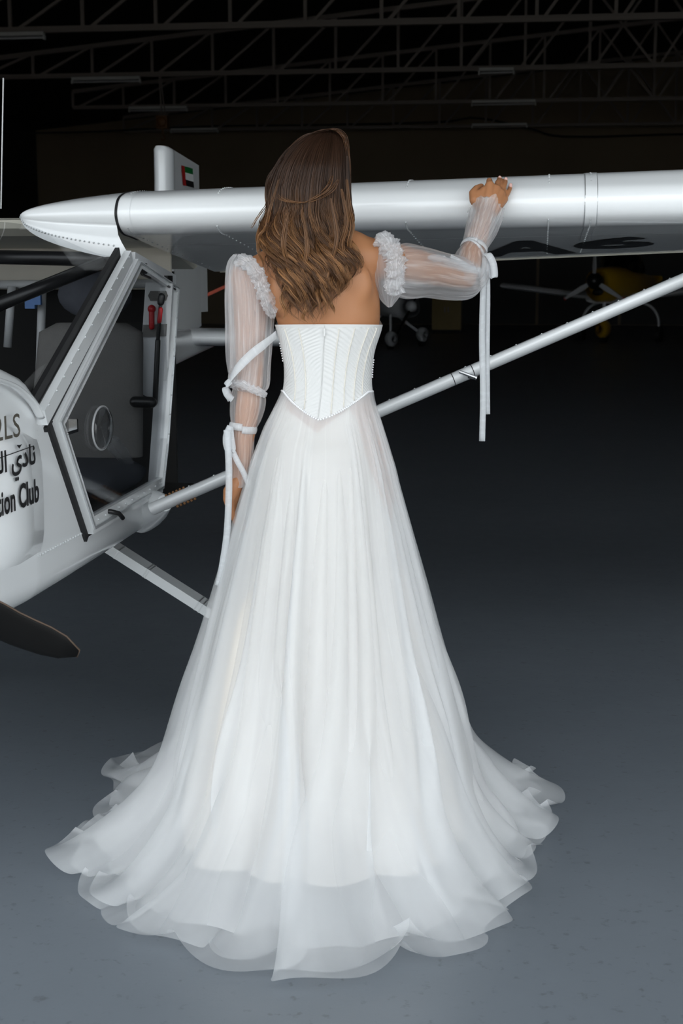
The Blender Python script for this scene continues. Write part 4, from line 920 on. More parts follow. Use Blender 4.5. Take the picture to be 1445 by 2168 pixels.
# skirt -----------------------------------------------------------------
HEM = [(-180, .62), (-150, .72), (-136, .82), (-124, .78), (-112, .60), (-103.5, .63), (-96, .60), (-83, .655), (-71.8, .675), (-60, .665), (-45, .70), (-28.8, .755), (-15.2, .775), (-7.2, .752), (-5.0, .826), (1, .828), (5, .806), (20.3, .772), (32.3, .70), (45, .635), (57, .592), (68, .56), (77.4, .568), (92, .58), (104, .64), (124, .745), (150, .68), (180, .62)]
def hem_r(ph): return interp(math.degrees(math.atan2(math.sin(ph), math.cos(ph))), [h[0] for h in HEM], [h[1] for h in HEM])
SCX, SCY = -0.036, 3.52
SCX = -0.050
WX = np.array([TZ[:, 0], TZ[:, 1], TZ[:, 2], TZ[:, 3], TZ[:, 4]])
def vstep(a, b_, x): t = np.clip((x - a) / (b_ - a), 0, 1); return t * t * (3 - 2 * t)
def skirt(name, seed, m, rs, hems, zl, lift, waist_off, nf, beta=1.2, NA=840, NT=110, floor=True, amp=1.0):
    """draped skirt: every fold is a rolled pleat that starts at its own height and opens towards the hem"""
    q = np.random.default_rng(seed); wdt = q.uniform(0.55, 1.5, nf); wdt /= wdt.sum(); edge = np.r_[0, np.cumsum(wdt)]
    st_, on, lean, hx = q.uniform(0.35, 1.25, nf), q.uniform(0.0, 0.5, nf), q.uniform(-0.55, 0.55, nf), q.uniform(-0.035, 0.03, nf)
    u = (np.arange(NA) / NA + 0.37 / nf) % 1.0; k = np.clip(np.searchsorted(edge, u, side='right') - 1, 0, nf - 1)
    th = 2 * math.pi * (u - edge[k]) / wdt[k]; ph0 = 2 * math.pi * np.arange(NA) / NA - math.pi
    zw = np.array([seam_z(p_ - PHV) for p_ in ph0]) + 0.002
    W_ = np.array([tuple(torso_pt(z, p_, waist_off)) for z, p_ in zip(zw, ph0)])
    hr = np.array([hem_r(p_) for p_ in ph0]) * hems; pulse = (1 - np.cos(th)) / 2
    hr = hr * (1 + hx[k] * pulse + 0.012 * np.sin(5 * ph0 + seed) + 0.008 * np.sin(13 * ph0 + 2 * seed))
    cb = np.maximum(0, np.cos(ph0)); k1 = rs * (1 + 0.10 * cb)
    X = np.zeros((NT, NA)); Y = np.zeros((NT, NA)); Z = np.zeros((NT, NA)); T = np.linspace(0, 1, NT)
    for j in range(NA):
        r0 = math.hypot(W_[j, 0] - SCX, W_[j, 1] - SCY); h = hr[j]; kk = k1[j]
        if floor:
            c = [(r0, zw[j]), (lerp(r0, 0.150 * kk, 0.75), zw[j] - 0.05), (0.184 * kk, 0.96), (0.234 * kk, 0.72), (0.306 * kk, 0.43), (min(0.372 * kk, h * .86), 0.20), (lerp(min(0.40 * kk, h * .88), h, 0.22), 0.085), (lerp(min(0.42 * kk, h * .9), h, 0.52), 0.030), (h, 0.008)]
        else:
            c = [(r0, zw[j]), (lerp(r0, 0.150 * kk, 0.75), zw[j] - 0.05), (0.184 * kk, 0.96), (0.234 * kk, 0.72), (0.306 * kk, 0.43), (0.36 * kk, 0.22), (0.40 * kk, 0.04)]
        cv = catmull(c, NT); sg = np.r_[0, np.cumsum(np.linalg.norm(np.diff(cv, axis=0), axis=1))]; X[:, j] = np.interp(T * sg[-1], sg, cv[:, 0]); Z[:, j] = np.interp(T * sg[-1], sg, cv[:, 1])
    t = T[:, None]; S_ = st_[k][None] * vstep(on[k][None] * 0.8, on[k][None] * 0.8 + 0.40, t) * amp
    fl = 1 - vstep(0.03, 0.28, Z) if floor else 0 * Z
    lam = wdt[k][None] * 2 * math.pi; A_ = (0.004 + 0.030 * vstep(0, 0.6, t)) * np.minimum(1.0, lam / 0.45)
    bas = -np.cos(th)[None] * S_
    R = X + bas * A_ * (1 - 0.8 * fl) * vstep(0, 0.08, t)
    gath = 0.0022 * np.sin(ph0 * 84 + 3 * np.sin(ph0 * 5))[None] * vstep(0.0, 0.03, t) * (1 - vstep(0.10, 0.45, t)); R = R + (gath if floor else -0.016 * vstep(0.0, 0.04, t) * (1 - 0.5 * vstep(0.2, 0.5, t)))
    dph = (-beta * np.sin(th)[None] * S_ + 2 * math.pi * lean[k][None] * pulse[None] * 0.55 * S_) * lam / (2 * math.pi)
    curl = 0.10 * fl * vstep(0.6, 1, t) * np.sin(2 * ph0 + seed)[None]
    PH = ph0[None] + dph + curl * 0.5
    zz = Z + zl + fl * (pulse[None] * S_ * lift * (1 - 0.45 * vstep(0.88, 1, t)) + 0.006 * (1 + np.sin(9 * ph0 + 17 * t + seed)) * vstep(0.75, 0.95, t))
    zz = np.maximum(zz, 0.003 + zl)
    x, y = SCX + np.sin(PH) * R, SCY - np.cos(PH) * R; b_ = vstep(0, 0.05, t)
    x = W_[None, :, 0] * (1 - b_) + x * b_; y = W_[None, :, 1] * (1 - b_) + y * b_
    mb = MB(); mb.grid(np.stack([x, y, zz], -1).tolist(), closed=True); return bride_obj(mb, name, m, bride, smooth=True)
lin = skirt('skirt_lining', 3, M['lining'], 0.90, 0.6, 0.0, 0.02, -0.001, 15, beta=0.5, NA=300, NT=60, floor=False, amp=0.9)
lin['label'] = 'opaque ivory lining of the skirt'
def draped(name, seed, m, rs, hems, zl, waist_off, nf, full_mid, full_hem, NA=320, NT=66, steps=55, iters=9, long_=0.975, swirl=0.0, beta=1.3):
    """net skirt hung from the waist seam: a small cloth relaxation lets the spare width fall into folds and pool on the floor"""
    q = np.random.default_rng(seed); wdt = q.uniform(0.5, 1.6, nf); wdt /= wdt.sum(); edge = np.r_[0, np.cumsum(wdt)]
    st_, on, lean = q.uniform(0.4, 1.25, nf), q.uniform(0.0, 0.4, nf), q.uniform(-0.35, 0.35, nf)
    u = (np.arange(NA) / NA + 0.5 / nf) % 1.0; k = np.clip(np.searchsorted(edge, u, side='right') - 1, 0, nf - 1); th = 2 * math.pi * (u - edge[k]) / wdt[k]
    ph0 = 2 * math.pi * np.arange(NA) / NA - math.pi; zw = np.array([seam_z(p_ - PHV) for p_ in ph0]) + 0.002
    W_ = np.array([tuple(torso_pt(z, p_, waist_off)) for z, p_ in zip(zw, ph0)]); hr = np.array([hem_r(p_) for p_ in ph0]) * hems
    cb = np.maximum(0, np.cos(ph0)); k1 = rs * (1 + 0.10 * cb); X = np.zeros((NT, NA)); Z = np.zeros((NT, NA)); T = np.linspace(0, 1, NT) ** 0.93
    for j in range(NA):
        r0 = math.hypot(W_[j, 0] - SCX, W_[j, 1] - SCY); h = hr[j]; kk = k1[j]
        c = [(r0, zw[j]), (lerp(r0, 0.150 * kk, 0.75), zw[j] - 0.05), (0.184 * kk, 0.96), (0.234 * kk, 0.72), (0.306 * kk, 0.43), (min(0.372 * kk, h * .86), 0.20), (lerp(min(0.40 * kk, h * .88), h, 0.22), 0.085), (lerp(min(0.42 * kk, h * .9), h, 0.52), 0.030), (h, 0.010)]
        cv = catmull(c, NT); sg = np.r_[0, np.cumsum(np.linalg.norm(np.diff(cv, axis=0), axis=1))]; X[:, j] = np.interp(T * sg[-1], sg, cv[:, 0]); Z[:, j] = np.interp(T * sg[-1], sg, cv[:, 1])
    t = T[:, None] + 0 * X
    def place(R, PH): return np.stack([SCX + np.sin(PH) * R, SCY - np.cos(PH) * R, Z], -1)
    p0 = place(X, ph0[None] + 0 * X); b_ = vstep(0, 0.05, t)[..., None]; p0[..., :2] = W_[None, :, :2] * (1 - b_) + p0[..., :2] * b_
    fo = -np.cos(th)[None] * st_[k][None] * vstep(on[k][None], on[k][None] + 0.4, t); lam = wdt[k][None] * 2 * math.pi
    PH = ph0[None] + lean[k][None] * (1 - np.cos(th))[None] * 0.5 * lam * st_[k][None] * vstep(on[k][None] + 0.1, on[k][None] + 0.6, t) - beta * np.sin(th)[None] * st_[k][None] * vstep(on[k][None], on[k][None] + 0.4, t) * lam / (2 * math.pi) + swirl * vstep(0.55, 1, t) * np.sin(np.clip(ph0, -1.4, 1.4))[None]
    lw = np.minimum(1.2, lam / 0.30)
    p = place(X + 0.036 * fo * lw * vstep(0, 0.5, t), PH); p[..., 2] += 0.036 * lw * (fo + 0.6) * (1 - vstep(0.05, 0.3, Z)) * vstep(0.3, 0.6, t)
    rest = lambda a_, b2: np.linalg.norm(a_ - b2, axis=-1)
    R1 = lambda a_, n=1: np.roll(a_, -n, axis=1)
    full = 1 + (full_mid - 1) * vstep(0.0, 0.4, t); wl = vstep(0.45, 0.75, t)
    hR = rest(R1(p0), p0) * full * (1 - wl) + rest(R1(p), p) * full_hem * wl; vR = rest(p[1:], p[:-1]) * (long_ + 0 * t[1:])
    dR = np.sqrt((0.5 * (hR[1:] + hR[:-1])) ** 2 + vR ** 2); h2 = hR + R1(hR); h4 = h2 + R1(h2, 2); v2 = vR[1:] + vR[:-1]; v4 = v2[2:] + v2[:-2]
    h2 = h2 * (1 - wl) + rest(R1(p, 2), p) * wl; h4 = h4 * (1 - wl) + rest(R1(p, 4), p) * wl
    p[..., 2] += 0.002 * q.standard_normal(p.shape[:2]) * vstep(0.5, 0.8, t)
    p[:2] = p0[:2]; hem_t = p[-1, :, :2].copy(); prev = p.copy()
    zf = 0.004 + zl + 0.010 * (0.5 + 0.5 * np.sin(7 * ph0 + seed))[None] * vstep(0.6, 1, t)
    prof_z = np.array([0.0, 0.10, 0.20, 0.43, 0.72, 0.96, 1.05, 1.2]); prof_r = np.array([0.41, 0.40, 0.362, 0.298, 0.228, 0.178, 0.150, 0.10]) * rs
    def dist(pa, pb, r, kk, comp=1.0):
        d = pb - pa; l = np.sqrt((d * d).sum(-1)) + 1e-9; e = (l - r) / l
        if comp != 1.0: e = np.where(e < 0, e * comp, e)
        return d * (0.5 * kk * e)[..., None]
    for sidx in range(steps):
        vel = (p - prev) * 0.93; onf = p[..., 2] < zf + 0.004; vel[onf, :2] *= 0.35; prev = p.copy(); p = p + vel; p[..., 2] -= 0.00035
        for _ in range(iters):
            c = dist(p, R1(p), hR, 0.55); p = p + c - np.roll(c, 1, axis=1)
            c = dist(p[:-1], p[1:], vR, 0.75); p[:-1] += c; p[1:] -= c
            c = dist(p[:-1], R1(p)[1:], dR, 0.25, 0.5); p[:-1] += c; p[1:] -= np.roll(c, 1, axis=1)
            c = dist(R1(p)[:-1], p[1:], dR, 0.25, 0.5); p[:-1] += np.roll(c, 1, axis=1); p[1:] -= c
            c = dist(p, R1(p, 2), h2, 0.22); p = p + c - np.roll(c, 2, axis=1)
            c = dist(p, R1(p, 4), h4, 0.05); p = p + c - np.roll(c, 4, axis=1)
            c = dist(p[:-2], p[2:], v2, 0.18); p[:-2] += c; p[2:] -= c
            c = dist(p[:-4], p[4:], v4, 0.10); p[:-4] += c; p[4:] -= c
            p[:2] = p0[:2]; p[-1, :, :2] += 0.6 * (hem_t - p[-1, :, :2])
        dx, dy = p[..., 0] - SCX, p[..., 1] - SCY; r = np.hypot(dx, dy) + 1e-9; cb2 = np.maximum(0, -dy / r)
        rl = np.interp(p[..., 2], prof_z, prof_r) * (1 + 0.10 * cb2); s_ = np.where((p[..., 2] > 0.10) & (r < rl), 1 + (rl / r - 1) * 0.6, 1.0); s_[:4] = 1
        p[..., 0] = SCX + dx * s_; p[..., 1] = SCY + dy * s_; p[..., 2] = np.maximum(p[..., 2], zf)
    for _ in range(4): sm = 0.5 * p + 0.25 * (np.roll(p, 1, 1) + np.roll(p, -1, 1)); p[10:] = sm[10:]; p[11:-1] = 0.6 * p[11:-1] + 0.2 * (p[10:-2] + p[12:])
    mb = MB(); mb.grid(p.tolist(), closed=True); o = bride_obj(mb, name, m, bride, smooth=True)
    md = o.modifiers.new('fine', 'SUBSURF'); md.levels = 1; md.render_levels = 1
    o['label'] = 'sheer white tulle skirt layer with a train'; return o
draped('tulle_layer', 21, M['tulle_in'], 0.965, 0.84, 0.0, 0.004, 30, 1.35, 1.0)
draped('tulle_layer', 5, M['tulle'], 0.985, 1.0, 0.003, 0.0065, 27, 1.42, 1.02)
draped('tulle_layer', 44, M['tulle'], 1.0, 0.95, 0.007, 0.009, 23, 1.45, 1.04)

# sleeves ---------------------------------------------------------------
def sheer(path, radii, nr, amp, seed, n=120, steps=60, edge=0.0, flat=1.0, up=None, shift=None):
    """loose gathered tube; ripples run along it"""
    p = catmull(path, steps); rd = catmull([(q,) for q in radii], steps)[:, 0]; r_ = random.Random(seed)
    comps = [(nr + r_.randint(-5, 5), r_.uniform(0, 6.28), r_.uniform(.5, 1)) for _ in range(3)] + [(r_.randint(2, 4), r_.uniform(0, 6.28), 1.6)]
    rows = []; a = Vector(up) if up else Vector((0, -1, 0))
    for i in range(steps):
        t = i / (steps - 1); tan = Vector(p[min(i + 1, steps - 1)] - p[max(i - 1, 0)]).normalized(); a = (a - tan * a.dot(tan)).normalized(); b_ = tan.cross(a); row = []
        for k in range(n):
            q = 2 * math.pi * k / n; f_ = sum(c * math.sin(m_ * q + ph + 0.9 * math.sin(2.2 * t * m_ / nr + ph)) for m_, ph, c in comps) / 3
            rr_ = rd[i] + amp * f_ + edge * (1 if i == steps - 1 else 0) * math.sin(7 * q + seed)
            pos = Vector(p[i]) + a * rr_ * math.cos(q) + b_ * rr_ * flat * math.sin(q)
            if i == steps - 1 and edge: pos += tan * edge * math.sin(5 * q + seed)
            row.append(tuple(pos))
        rows.append(row)
    return rows
def sleeve_part(name, rows, m, parent):
    mb = MB(); mb.grid(rows, closed=True); return bride_obj(mb, name, m, parent, smooth=True)
def ruffle(path, r, seed, n=90, m=36):
    """crumpled roll of gathered net along a path"""
    p = catmull(path, n); rows = []; a = Vector((0, -1, 0))
    for i in range(n):
        tan = Vector(p[min(i + 1, n - 1)] - p[max(i - 1, 0)]).normalized(); a = (a - tan * a.dot(tan)).normalized(); b_ = tan.cross(a); row = []
        for k in range(m):
            q = 2 * math.pi * k / m
            cr = noise.noise((math.cos(q) * 1.3 + seed, math.sin(q) * 1.3, i * 0.22)) + 0.5 * noise.noise((math.cos(q) * 2.6, math.sin(q) * 2.6 + seed, i * 0.8))
            rr_ = r * (1 + 0.65 * cr) * min(1, 0.35 + 6 * min(i, n - 1 - i) / n); row.append(tuple(Vector(p[i]) + a * rr_ * math.cos(q) + b_ * rr_ * math.sin(q)))
        rows.append(row)
    return rows
sl_l = empty('sleeve', (0, 0, 0)); sl_l.parent = bride; sl_l['label'] = 'sheer gathered sleeve on the hanging arm'
sl_r = empty('sleeve', (0, 0, 0)); sl_r.parent = bride; sl_r['label'] = 'sheer gathered sleeve on the raised arm'
# left arm: puff from off the shoulder to above the elbow, forearm, cuff
up_l = sheer([P(520, 552, 3.495), P(526, 580, 3.50), P(532, 640, 3.50), P(532, 710, 3.50), P(530, 770, 3.505), P(526, 812, 3.505), P(524, 828, 3.505)], [0.036, 0.052, 0.058, 0.054, 0.051, 0.052, 0.038], 22, 0.0040, 1)
sleeve_part('upper_sleeve', up_l, M['sleeve'], sl_l)
lo_l = sheer([P(526, 822, 3.505), P(525, 850, 3.505), P(520, 880, 3.503), P(515, 905, 3.50), P(513, 920, 3.50), P(511, 970, 3.50), P(507, 1028, 3.50)], [0.038, 0.043, 0.039, 0.030, 0.029, 0.028, 0.027], 18, 0.0024, 2, edge=0.002)
sleeve_part('lower_sleeve', lo_l, M['sleeve'], sl_l)
sleeve_part('shoulder_ruffle', ruffle([P(500, 556, 3.475), P(522, 556, 3.44), P(544, 580, 3.425), P(556, 612, 3.425), P(568, 640, 3.43), P(578, 672, 3.45)], 0.0165, 3), M['ruffle'], sl_l)
# loose net falling over the outside of the upper arm
lo = sheer([P(512, 540, 3.47), P(510, 566, 3.475), P(517, 620, 3.48), P(519, 690, 3.49), P(518, 760, 3.50), P(520, 815, 3.505)], [0.016, 0.032, 0.044, 0.046, 0.044, 0.034], 14, 0.0045, 8)
sleeve_part('overlay', lo, M['sleeve'], sl_l)
sleeve_part('elbow_ruffle', ruffle([P(487, 818, 3.49), P(505, 812, 3.46), P(530, 822, 3.455), P(550, 830, 3.46), P(562, 838, 3.48)], 0.0085, 5, 60, 24), M['ruffle'], sl_l)
# right arm
up_r = sheer([P(838, 572, 3.50), P(862, 574, 3.51), P(900, 577, 3.545), P(945, 586, 3.59), P(982, 588, 3.625), P(1004, 580, 3.64)], [0.060, 0.066, 0.060, 0.056, 0.052, 0.036], 22, 0.0040, 11, up=(0, 0, 1))
sleeve_part('upper_sleeve', up_r, M['sleeve'], sl_r)
fa_ = lambda t_, dx=0.0: ER.lerp(WR, t_) + V(dx, 0, 0)
mid_r = sheer([fa_(-0.16, 0.006), fa_(-0.05, 0.006), fa_(0.08, 0.004), fa_(0.22), fa_(0.34), fa_(0.41)], [0.022, 0.046, 0.050, 0.045, 0.036, 0.0315], 16, 0.0030, 12)
sleeve_part('elbow_sleeve', mid_r, M['sleeve'], sl_r)
lo_r = sheer([fa_(0.39), fa_(0.52), fa_(0.68), fa_(0.85), fa_(1.02), fa_(1.09)], [0.0315, 0.034, 0.034, 0.032, 0.031, 0.033], 17, 0.0022, 13, edge=0.003)
sleeve_part('lower_sleeve', lo_r, M['sleeve'], sl_r)
cf_r = sheer([fa_(0.40), fa_(0.55, 0.002), fa_(0.75, 0.004), fa_(0.99, 0.004)], [0.031, 0.044, 0.054, 0.058], 24, 0.0050, 14, edge=0.007, flat=0.75)
sleeve_part('cuff_overlay', cf_r, M['sleeve'], sl_r)
sleeve_part('shoulder_ruffle', ruffle([P(800, 498, 3.47), P(824, 522, 3.445), P(836, 552, 3.435), P(836, 590, 3.44), P(830, 625, 3.46)], 0.0210, 6), M['ruffle'], sl_r)
pf = sheer([P(803, 498, 3.49), P(812, 520, 3.485), P(820, 560, 3.48), P(824, 600, 3.48), P(823, 630, 3.485), P(824, 650, 3.49)], [0.012, 0.022, 0.034, 0.036, 0.022, 0.003], 18, 0.0032, 15)
sleeve_part('shoulder_puff', pf, M['sleeve'], sl_r)
sleeve_part('arm_ruffle', ruffle([P(905, 545, 3.51), P(935, 548, 3.53), P(965, 560, 3.56), P(1000, 572, 3.60), P(1012, 578, 3.63)], 0.0080, 9, 60, 24), M['ruffle'], sl_r)

# ribbons ---------------------------------------------------------------
def ribbon(name, pts, w, side, parent, twist=0.0, n=50, m=None):
    p = catmull(pts, n); rows = [[], [], []]
    for i in range(n):
        tan = Vector(p[min(i + 1, n - 1)] - p[max(i - 1, 0)]).normalized(); s_ = Vector(side); s_ = (s_ - tan * s_.dot(tan)).normalized()
        ang = twist * i / n; s_ = s_ * math.cos(ang) + tan.cross(s_) * math.sin(ang); nrm = tan.cross(s_)
        for k, u in enumerate((-0.5, 0, 0.5)): rows[k].append(tuple(Vector(p[i]) + s_ * (w * u) + nrm * (0.0015 * (1 if k == 1 else 0))))
    mb = MB(); mb.grid(rows); o = bride_obj(mb, name, m or M['ribbon'], parent, smooth=True)
    md = o.modifiers.new('t', 'SOLIDIFY'); md.thickness = 0.0006
    return o
def wrap(name, c, r, axis, w, parent, a0=0, a1=6.28, rise=0.0, flat=1.0):
    ax = Vector(axis).normalized(); u = Vector((0, -1, 0)); u = (u - ax * u.dot(ax)).normalized(); v = ax.cross(u)
    pts = [Vector(c) + u * r * math.cos(t) + v * r * flat * math.sin(t) + ax * rise * (t / 6.28) for t in np.linspace(a0, a1, 24)]
    return ribbon(name, pts, w, axis, parent)
axl = (EL - WL).normalized(); 
ribbon('tie_ribbon', [P(585, 708, 3.46), P(560, 728, 3.435), P(530, 752, 3.43), P(503, 780, 3.435), P(486, 805, 3.45), P(480, 825, 3.47), P(488, 845, 3.49)], 0.021, (0.3, 0, 1), sl_l)
ribbon('tie_ribbon', [P(488, 806, 3.445), P(477, 818, 3.45), P(480, 835, 3.455), P(492, 846, 3.47)], 0.016, (0.3, 0, 1), sl_l)
wrap('tie_ribbon', P(514, 908, 3.50), 0.034, axl, 0.018, sl_l, rise=0.006)
ribbon('bow_loop', [P(487, 902, 3.46), P(478, 925, 3.455), P(481, 950, 3.455), P(492, 952, 3.456), P(489, 925, 3.46), P(487, 905, 3.462)], 0.015, (1, 0.1, 0.2), sl_l)
ribbon('ribbon_tail', [P(480, 910, 3.455), P(484, 980, 3.45), P(484, 1050, 3.445), P(480, 1130, 3.43), P(470, 1200, 3.42), P(462, 1240, 3.42)], 0.0165, (1, 0, 0), sl_l)
ribbon('ribbon_tail', [P(492, 955, 3.46), P(503, 978, 3.455), P(515, 1000, 3.455), P(528, 1030, 3.46)], 0.014, (1, 0, 0.3), sl_l)
axr = (WR - ER).normalized()
wrap('tie_ribbon', fa_(0.41), 0.0345, axr, 0.014, sl_r, rise=0.004)
wrap('tie_ribbon', fa_(0.36), 0.0365, (axr + V(0.5, 0, -0.2)).normalized(), 0.009, sl_r)
ribbon('tie_ribbon', [P(952, 545, 3.56), P(975, 556, 3.575), P(1000, 570, 3.60), P(1017, 574, 3.63)], 0.016, (0, 0, 1), sl_r)
ribbon('bow_loop', [P(1022, 538, 3.65), P(1034, 540, 3.635), P(1044, 560, 3.63), P(1046, 586, 3.632), P(1038, 578, 3.64), P(1030, 556, 3.645)], 0.017, (1, 0, 0.3), sl_r)
ribbon('ribbon_tail', [P(1026, 545, 3.65), P(1022, 620, 3.645), P(1020, 720, 3.645), P(1022, 830, 3.645), P(1020, 934, 3.645)], 0.0155, (1, 0.25, 0), sl_r, twist=0.5)
ribbon('ribbon_tail', [P(1030, 545, 3.655), P(1032, 620, 3.655), P(1031, 740, 3.655), P(1032, 877, 3.655)], 0.0125, (1, -0.4, 0), sl_r, twist=-0.6)
# ---------------------------------------------------------------- aircraft and things parked at the back of the hangar
def ringf(y, w, zt, zb, n=24, e=0.8): return [(w * math.copysign(abs(math.sin(t)) ** e, math.sin(t)), y, (zt + zb) / 2 + (zt - zb) / 2 * math.copysign(abs(math.cos(t)) ** e, math.cos(t))) for t in np.linspace(0, 2 * math.pi, n + 1)[:-1]]
def loft(mbx, secs, **k):
    rows = [ringf(*s_, **k) for s_ in secs]; n = len(rows[0]); o = len(mbx.v); mbx.grid(rows, closed=True); mbx.f.append(tuple(o + j for j in range(n))); mbx.f.append(tuple(o + (len(rows) - 1) * n + j for j in range(n))[::-1])
def slab_wing(mbx, s0, s1, y0, c0, c1, z0, z1, th):
    rows = []
    for s_, c, z in ((s0, c0, z0), (s1, c1, z1)): rows.append([(s_, y0 + (c0 - c) * 0.3 + q[0] * c, z + q[1] * c * th) for q in catmull([(1, 0), (.6, -.35), (.15, -.45), (0, 0), (.12, .55), (.4, .65), (1, 0.02)], 20)])
    mbx.grid(rows); mbx.f.append(tuple(range(len(mbx.v) - 40, len(mbx.v) - 20))); mbx.f.append(tuple(range(len(mbx.v) - 20, len(mbx.v)))[::-1])
def spat(parent, x, y, z, l, w, h, m):
    mb = MB(); rows = []
    for u in np.linspace(0.02, 0.98, 12):
        r = math.sin(math.pi * u ** 0.7) ** 0.6; rows.append([(x + w / 2 * r * math.sin(t), y - l / 2 + l * u, z + h / 2 * r * math.cos(t)) for t in np.linspace(0, 2 * math.pi, 17)[:-1]])
    mb.grid(rows, closed=True); mb.f.append(tuple(range(16))); mb.f.append(tuple(len(mb.v) - 16 + k for k in range(16))[::-1]); sp = mb.build('wheel_spat', m, parent, smooth=True)
    mb = MB(); mb.tube([(x - 0.05, y, z - h * 0.22), (x + 0.05, y, z - h * 0.22)], max(0.05, z - h * 0.22), 16); mb.build('wheel', M['black_rubber'], sp)
# yellow low-wing machine on the right
yc = P(1258, 595, 34.0); yz = yc.z
ya = empty('low_wing_aircraft', (yc.x, yc.y, 0), math.radians(-30)); tag(ya, 'yellow low-wing aircraft with three white propeller blades, parked behind the wing strut', 'aircraft', 'aircraft parked at the back')
mb = MB(); loft(mb, [(0.12, 0.20, yz + 0.16, yz - 0.30), (0.20, 0.30, yz + 0.26, yz - 0.42), (0.6, 0.44, yz + 0.33, yz - 0.50), (1.3, 0.52, yz + 0.36, yz - 0.52), (2.4, 0.50, yz + 0.26, yz - 0.46), (3.8, 0.22, yz + 0.16, yz - 0.16), (5.0, 0.06, yz + 0.14, yz + 0.0)]); mb.build('fuselage', M['yellow_paint'], ya, smooth=True)
mb = MB(); loft(mb, [(0.7, 0.47, yz - 0.32, yz - 0.54), (1.4, 0.54, yz - 0.32, yz - 0.55), (2.4, 0.50, yz - 0.30, yz - 0.50)]); mb.build('belly_skin', M['dim_white'], ya, smooth=True)
mb = MB(); loft(mb, [(1.25, 0.30, yz + 0.40, yz + 0.1), (1.6, 0.46, yz + 0.72, yz + 0.1), (2.1, 0.46, yz + 0.76, yz + 0.1), (2.8, 0.30, yz + 0.45, yz + 0.1)]); mb.build('canopy', mat('canopy_dark', (0.01, 0.01, 0.012), 0.08), ya, smooth=True)
for sx in (-1, 1):
    mb = MB(); slab_wing(mb, 0.4 * sx, 3.0 * sx, 1.2, 1.25, 0.85, yz - 0.40, yz - 0.12, 0.14); mb.build('wing', M['dim_white'], ya, angle=50)
    mb = MB(); pts = catmull([(sx * 0.35, 1.9, yz - 0.48), (sx * 0.75, 1.9, yz - 0.60), (sx * 0.95, 1.9, yz - 0.85), (sx * 1.0, 1.9, 0.22)], 14); mb.tube(pts, 0.035, 8); mb.build('gear_leg', M['dim_white'], ya, smooth=True)
    mb = MB(); mb.tube([(sx * 1.0 - 0.06, 1.9, 0.19), (sx * 1.0 + 0.06, 1.9, 0.19)], 0.19, 18); mb.build('wheel', M['black_rubber'], ya)
spat(ya, 0.0, 0.75, 0.34, 0.75, 0.34, 0.46, M['yellow_paint'])
mb = MB(); mb.tube([(0, 0.7, yz - 0.45), (0, 0.75, 0.45)], 0.04, 8); mb.build('nose_leg', M['dim_white'], ya)
mb = MB(); mb.ball((0, 0.02, yz), (0.19, 0.22, 0.19), 18, 12); mb.build('spinner', M['black_paint'], ya, smooth=True)
mb = MB(); mb.ball((0.05, 0.10, yz - 0.26), (0.14, 0.06, 0.08), 12, 8); mb.build('air_intake', M['black_rubber'], ya, smooth=True)
for k in range(3):
    A_ = math.radians(90 + 120 * k); mb = MB(); rows = []
    for t in np.linspace(0, 1, 12):
        r = 0.12 + 0.72 * t; c = interp(t, [0, .3, .8, 1], [.09, .16, .13, .09]); tw = math.radians(lerp(60, 30, t)); sec = []
        for j in range(10):
            a = 2 * math.pi * j / 10; x, y_ = c / 2 * math.cos(a), 0.015 * math.sin(a); sx_, sy_ = x * math.sin(tw) - y_ * math.cos(tw), x * math.cos(tw) + y_ * math.sin(tw)
            sec.append((r * math.cos(A_) - sx_ * math.sin(A_), -0.04 + sy_ * 0.6, yz + r * math.sin(A_) + sx_ * math.cos(A_)))
        rows.append(sec)
    mb.grid(rows, closed=True); mb.f.append(tuple(range(10))[::-1]); mb.f.append(tuple(len(mb.v) - 10 + j for j in range(10))); bl = mb.build('blade', M['dim_white'], ya, smooth=True)
    mb = MB(); q = [(0.82 * math.cos(A_), -0.04, yz + 0.82 * math.sin(A_)), (0.85 * math.cos(A_), -0.04, yz + 0.85 * math.sin(A_))]; mb.tube(q, 0.045, 8, flat=0.3); mb.build('blade_tip', M['red_paint'], bl)
# white machine behind the elbow
wc = P(866, 648, 31.0); wz = wc.z
wa = empty('spatted_aircraft', (wc.x, wc.y, 0), math.radians(14)); tag(wa, 'dim white aircraft with wheel spats, parked behind the raised sleeve', 'aircraft', 'aircraft parked at the back')
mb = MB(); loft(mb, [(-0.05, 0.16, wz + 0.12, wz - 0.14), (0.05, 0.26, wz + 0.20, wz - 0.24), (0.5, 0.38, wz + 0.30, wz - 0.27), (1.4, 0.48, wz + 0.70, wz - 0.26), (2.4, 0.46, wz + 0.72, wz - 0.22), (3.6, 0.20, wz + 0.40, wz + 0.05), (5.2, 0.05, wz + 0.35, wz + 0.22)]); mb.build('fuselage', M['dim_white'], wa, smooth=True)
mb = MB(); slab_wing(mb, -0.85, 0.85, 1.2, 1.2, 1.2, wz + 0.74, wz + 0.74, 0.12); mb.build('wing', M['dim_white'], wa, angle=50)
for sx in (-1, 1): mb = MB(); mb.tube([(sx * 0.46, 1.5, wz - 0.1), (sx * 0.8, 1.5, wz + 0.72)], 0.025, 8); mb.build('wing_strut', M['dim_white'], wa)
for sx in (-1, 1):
    mb = MB(); mb.tube([(sx * 0.18, 1.6, wz - 0.22), (sx * 0.74, 1.6, 0.30)], 0.032, 8); mb.build('gear_leg', M['dim_white'], wa); spat(wa, sx * 0.78, 1.6, 0.27, 0.62, 0.27, 0.34, M['dim_white'])
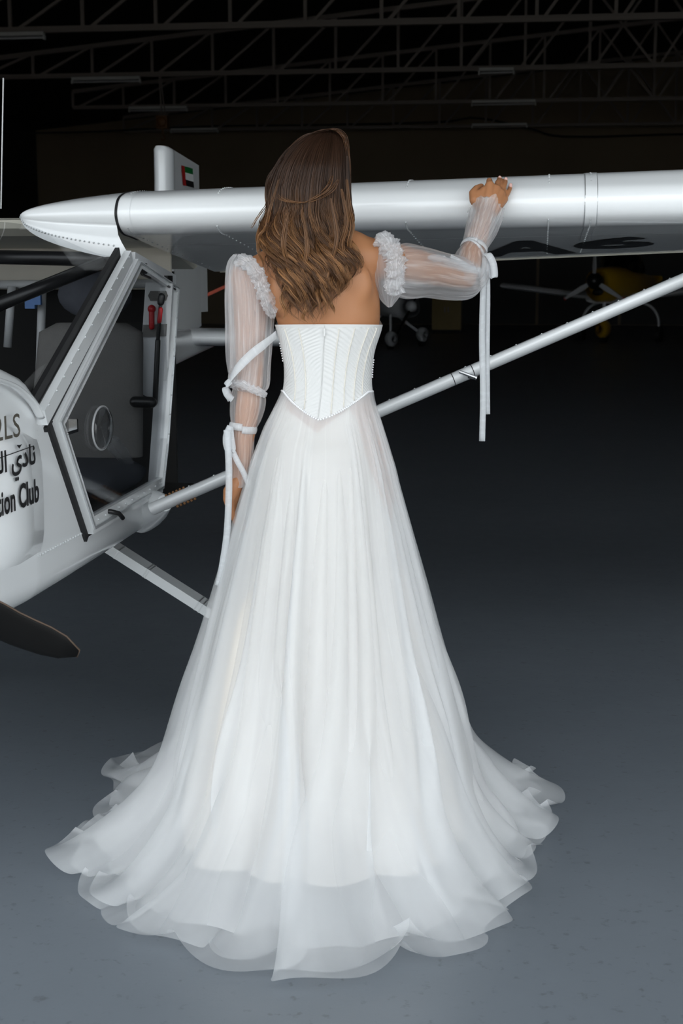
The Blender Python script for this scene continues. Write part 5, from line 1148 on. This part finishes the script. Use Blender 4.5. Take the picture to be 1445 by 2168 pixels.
mb = MB(); mb.tube([(-0.42, 0.0, wz - 0.20), (-0.42, 0.0, 0.35)], 0.025, 8); mb.build('nose_leg', M['dim_white'], wa); spat(wa, -0.42, 0.0, 0.24, 0.6, 0.25, 0.34, M['dim_white'])
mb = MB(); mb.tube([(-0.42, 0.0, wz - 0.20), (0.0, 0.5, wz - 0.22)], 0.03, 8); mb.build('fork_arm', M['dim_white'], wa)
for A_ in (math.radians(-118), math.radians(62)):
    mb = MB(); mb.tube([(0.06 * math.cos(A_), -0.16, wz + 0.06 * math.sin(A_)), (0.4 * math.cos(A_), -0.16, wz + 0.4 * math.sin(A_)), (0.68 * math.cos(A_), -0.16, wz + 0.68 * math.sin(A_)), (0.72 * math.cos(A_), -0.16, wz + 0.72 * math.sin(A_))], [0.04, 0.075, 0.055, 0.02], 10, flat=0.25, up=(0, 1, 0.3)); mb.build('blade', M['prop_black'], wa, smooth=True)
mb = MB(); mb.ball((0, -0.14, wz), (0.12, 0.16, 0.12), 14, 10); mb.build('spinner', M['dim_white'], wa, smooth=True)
# yellow cupboard against the back wall
q = P(945, 690, 41.5); t = empty('cupboard', (q.x, q.y, 0), HANG); tag(t, 'dull yellow metal cupboard by the back wall, left of the hanging ribbons', 'cupboard')
oc = mat('ochre_metal', (0.22, 0.15, 0.03), 0.5, vary=0.1)
mb = MB(); mb.box((-0.42, -0.2, 0.10), (0.42, 0.25, 1.02)); mb.build('body', oc, t)
for sx in (-1, 1): mb = MB(); mb.box((sx * 0.21 - 0.195, -0.225, 0.35), (sx * 0.21 + 0.195, -0.2, 0.99)); d_ = mb.build('door', oc, t); mb = MB(); mb.box((sx * 0.05 - 0.012, -0.245, 0.60), (sx * 0.05 + 0.012, -0.225, 0.75)); mb.build('handle', M['steel_dark'], d_)
mb = MB(); mb.box((-0.40, -0.18, 0.0), (0.40, 0.23, 0.10)); mb.build('plinth', M['dark_interior'], t)
# orange workshop crane behind the bride
cr = P(660, 900, 13.0); t = empty('shop_crane', (cr.x, cr.y, 0)); tag(t, 'orange workshop crane boom in the dark behind the hanging arm', 'crane')
e0, e1 = P(392, 646, 13.0) - Vector((cr.x, cr.y, 0)), P(660, 521, 13.0) - Vector((cr.x, cr.y, 0))
mb = MB(); bar(mb, e0, e1, 0.028, 0.028, (0, 1, 0)); mb.build('boom', M['orange_pole'], t)
mb = MB(); mb.box((-0.035, -0.035, 0.05), (0.035, 0.035, e1.z + 0.03)); mb.build('mast', M['orange_pole'], t)
for sy in (-1, 1): mb = MB(); bar(mb, (0, 0, 0.06), (-0.25, sy * 0.4, 0.06), 0.05, 0.05, (0, 0, 1)); mb.box((-0.29, sy * 0.4 - 0.03, 0.0), (-0.21, sy * 0.4 + 0.03, 0.08)); mb.build('foot', M['orange_pole'], t)
mb = MB(); mb.tube([e0 + Vector((0.02, 0, 0)), e0 + Vector((0.02, 0, -0.15))], 0.006, 6); mb.build('hook', M['steel_dark'], t)
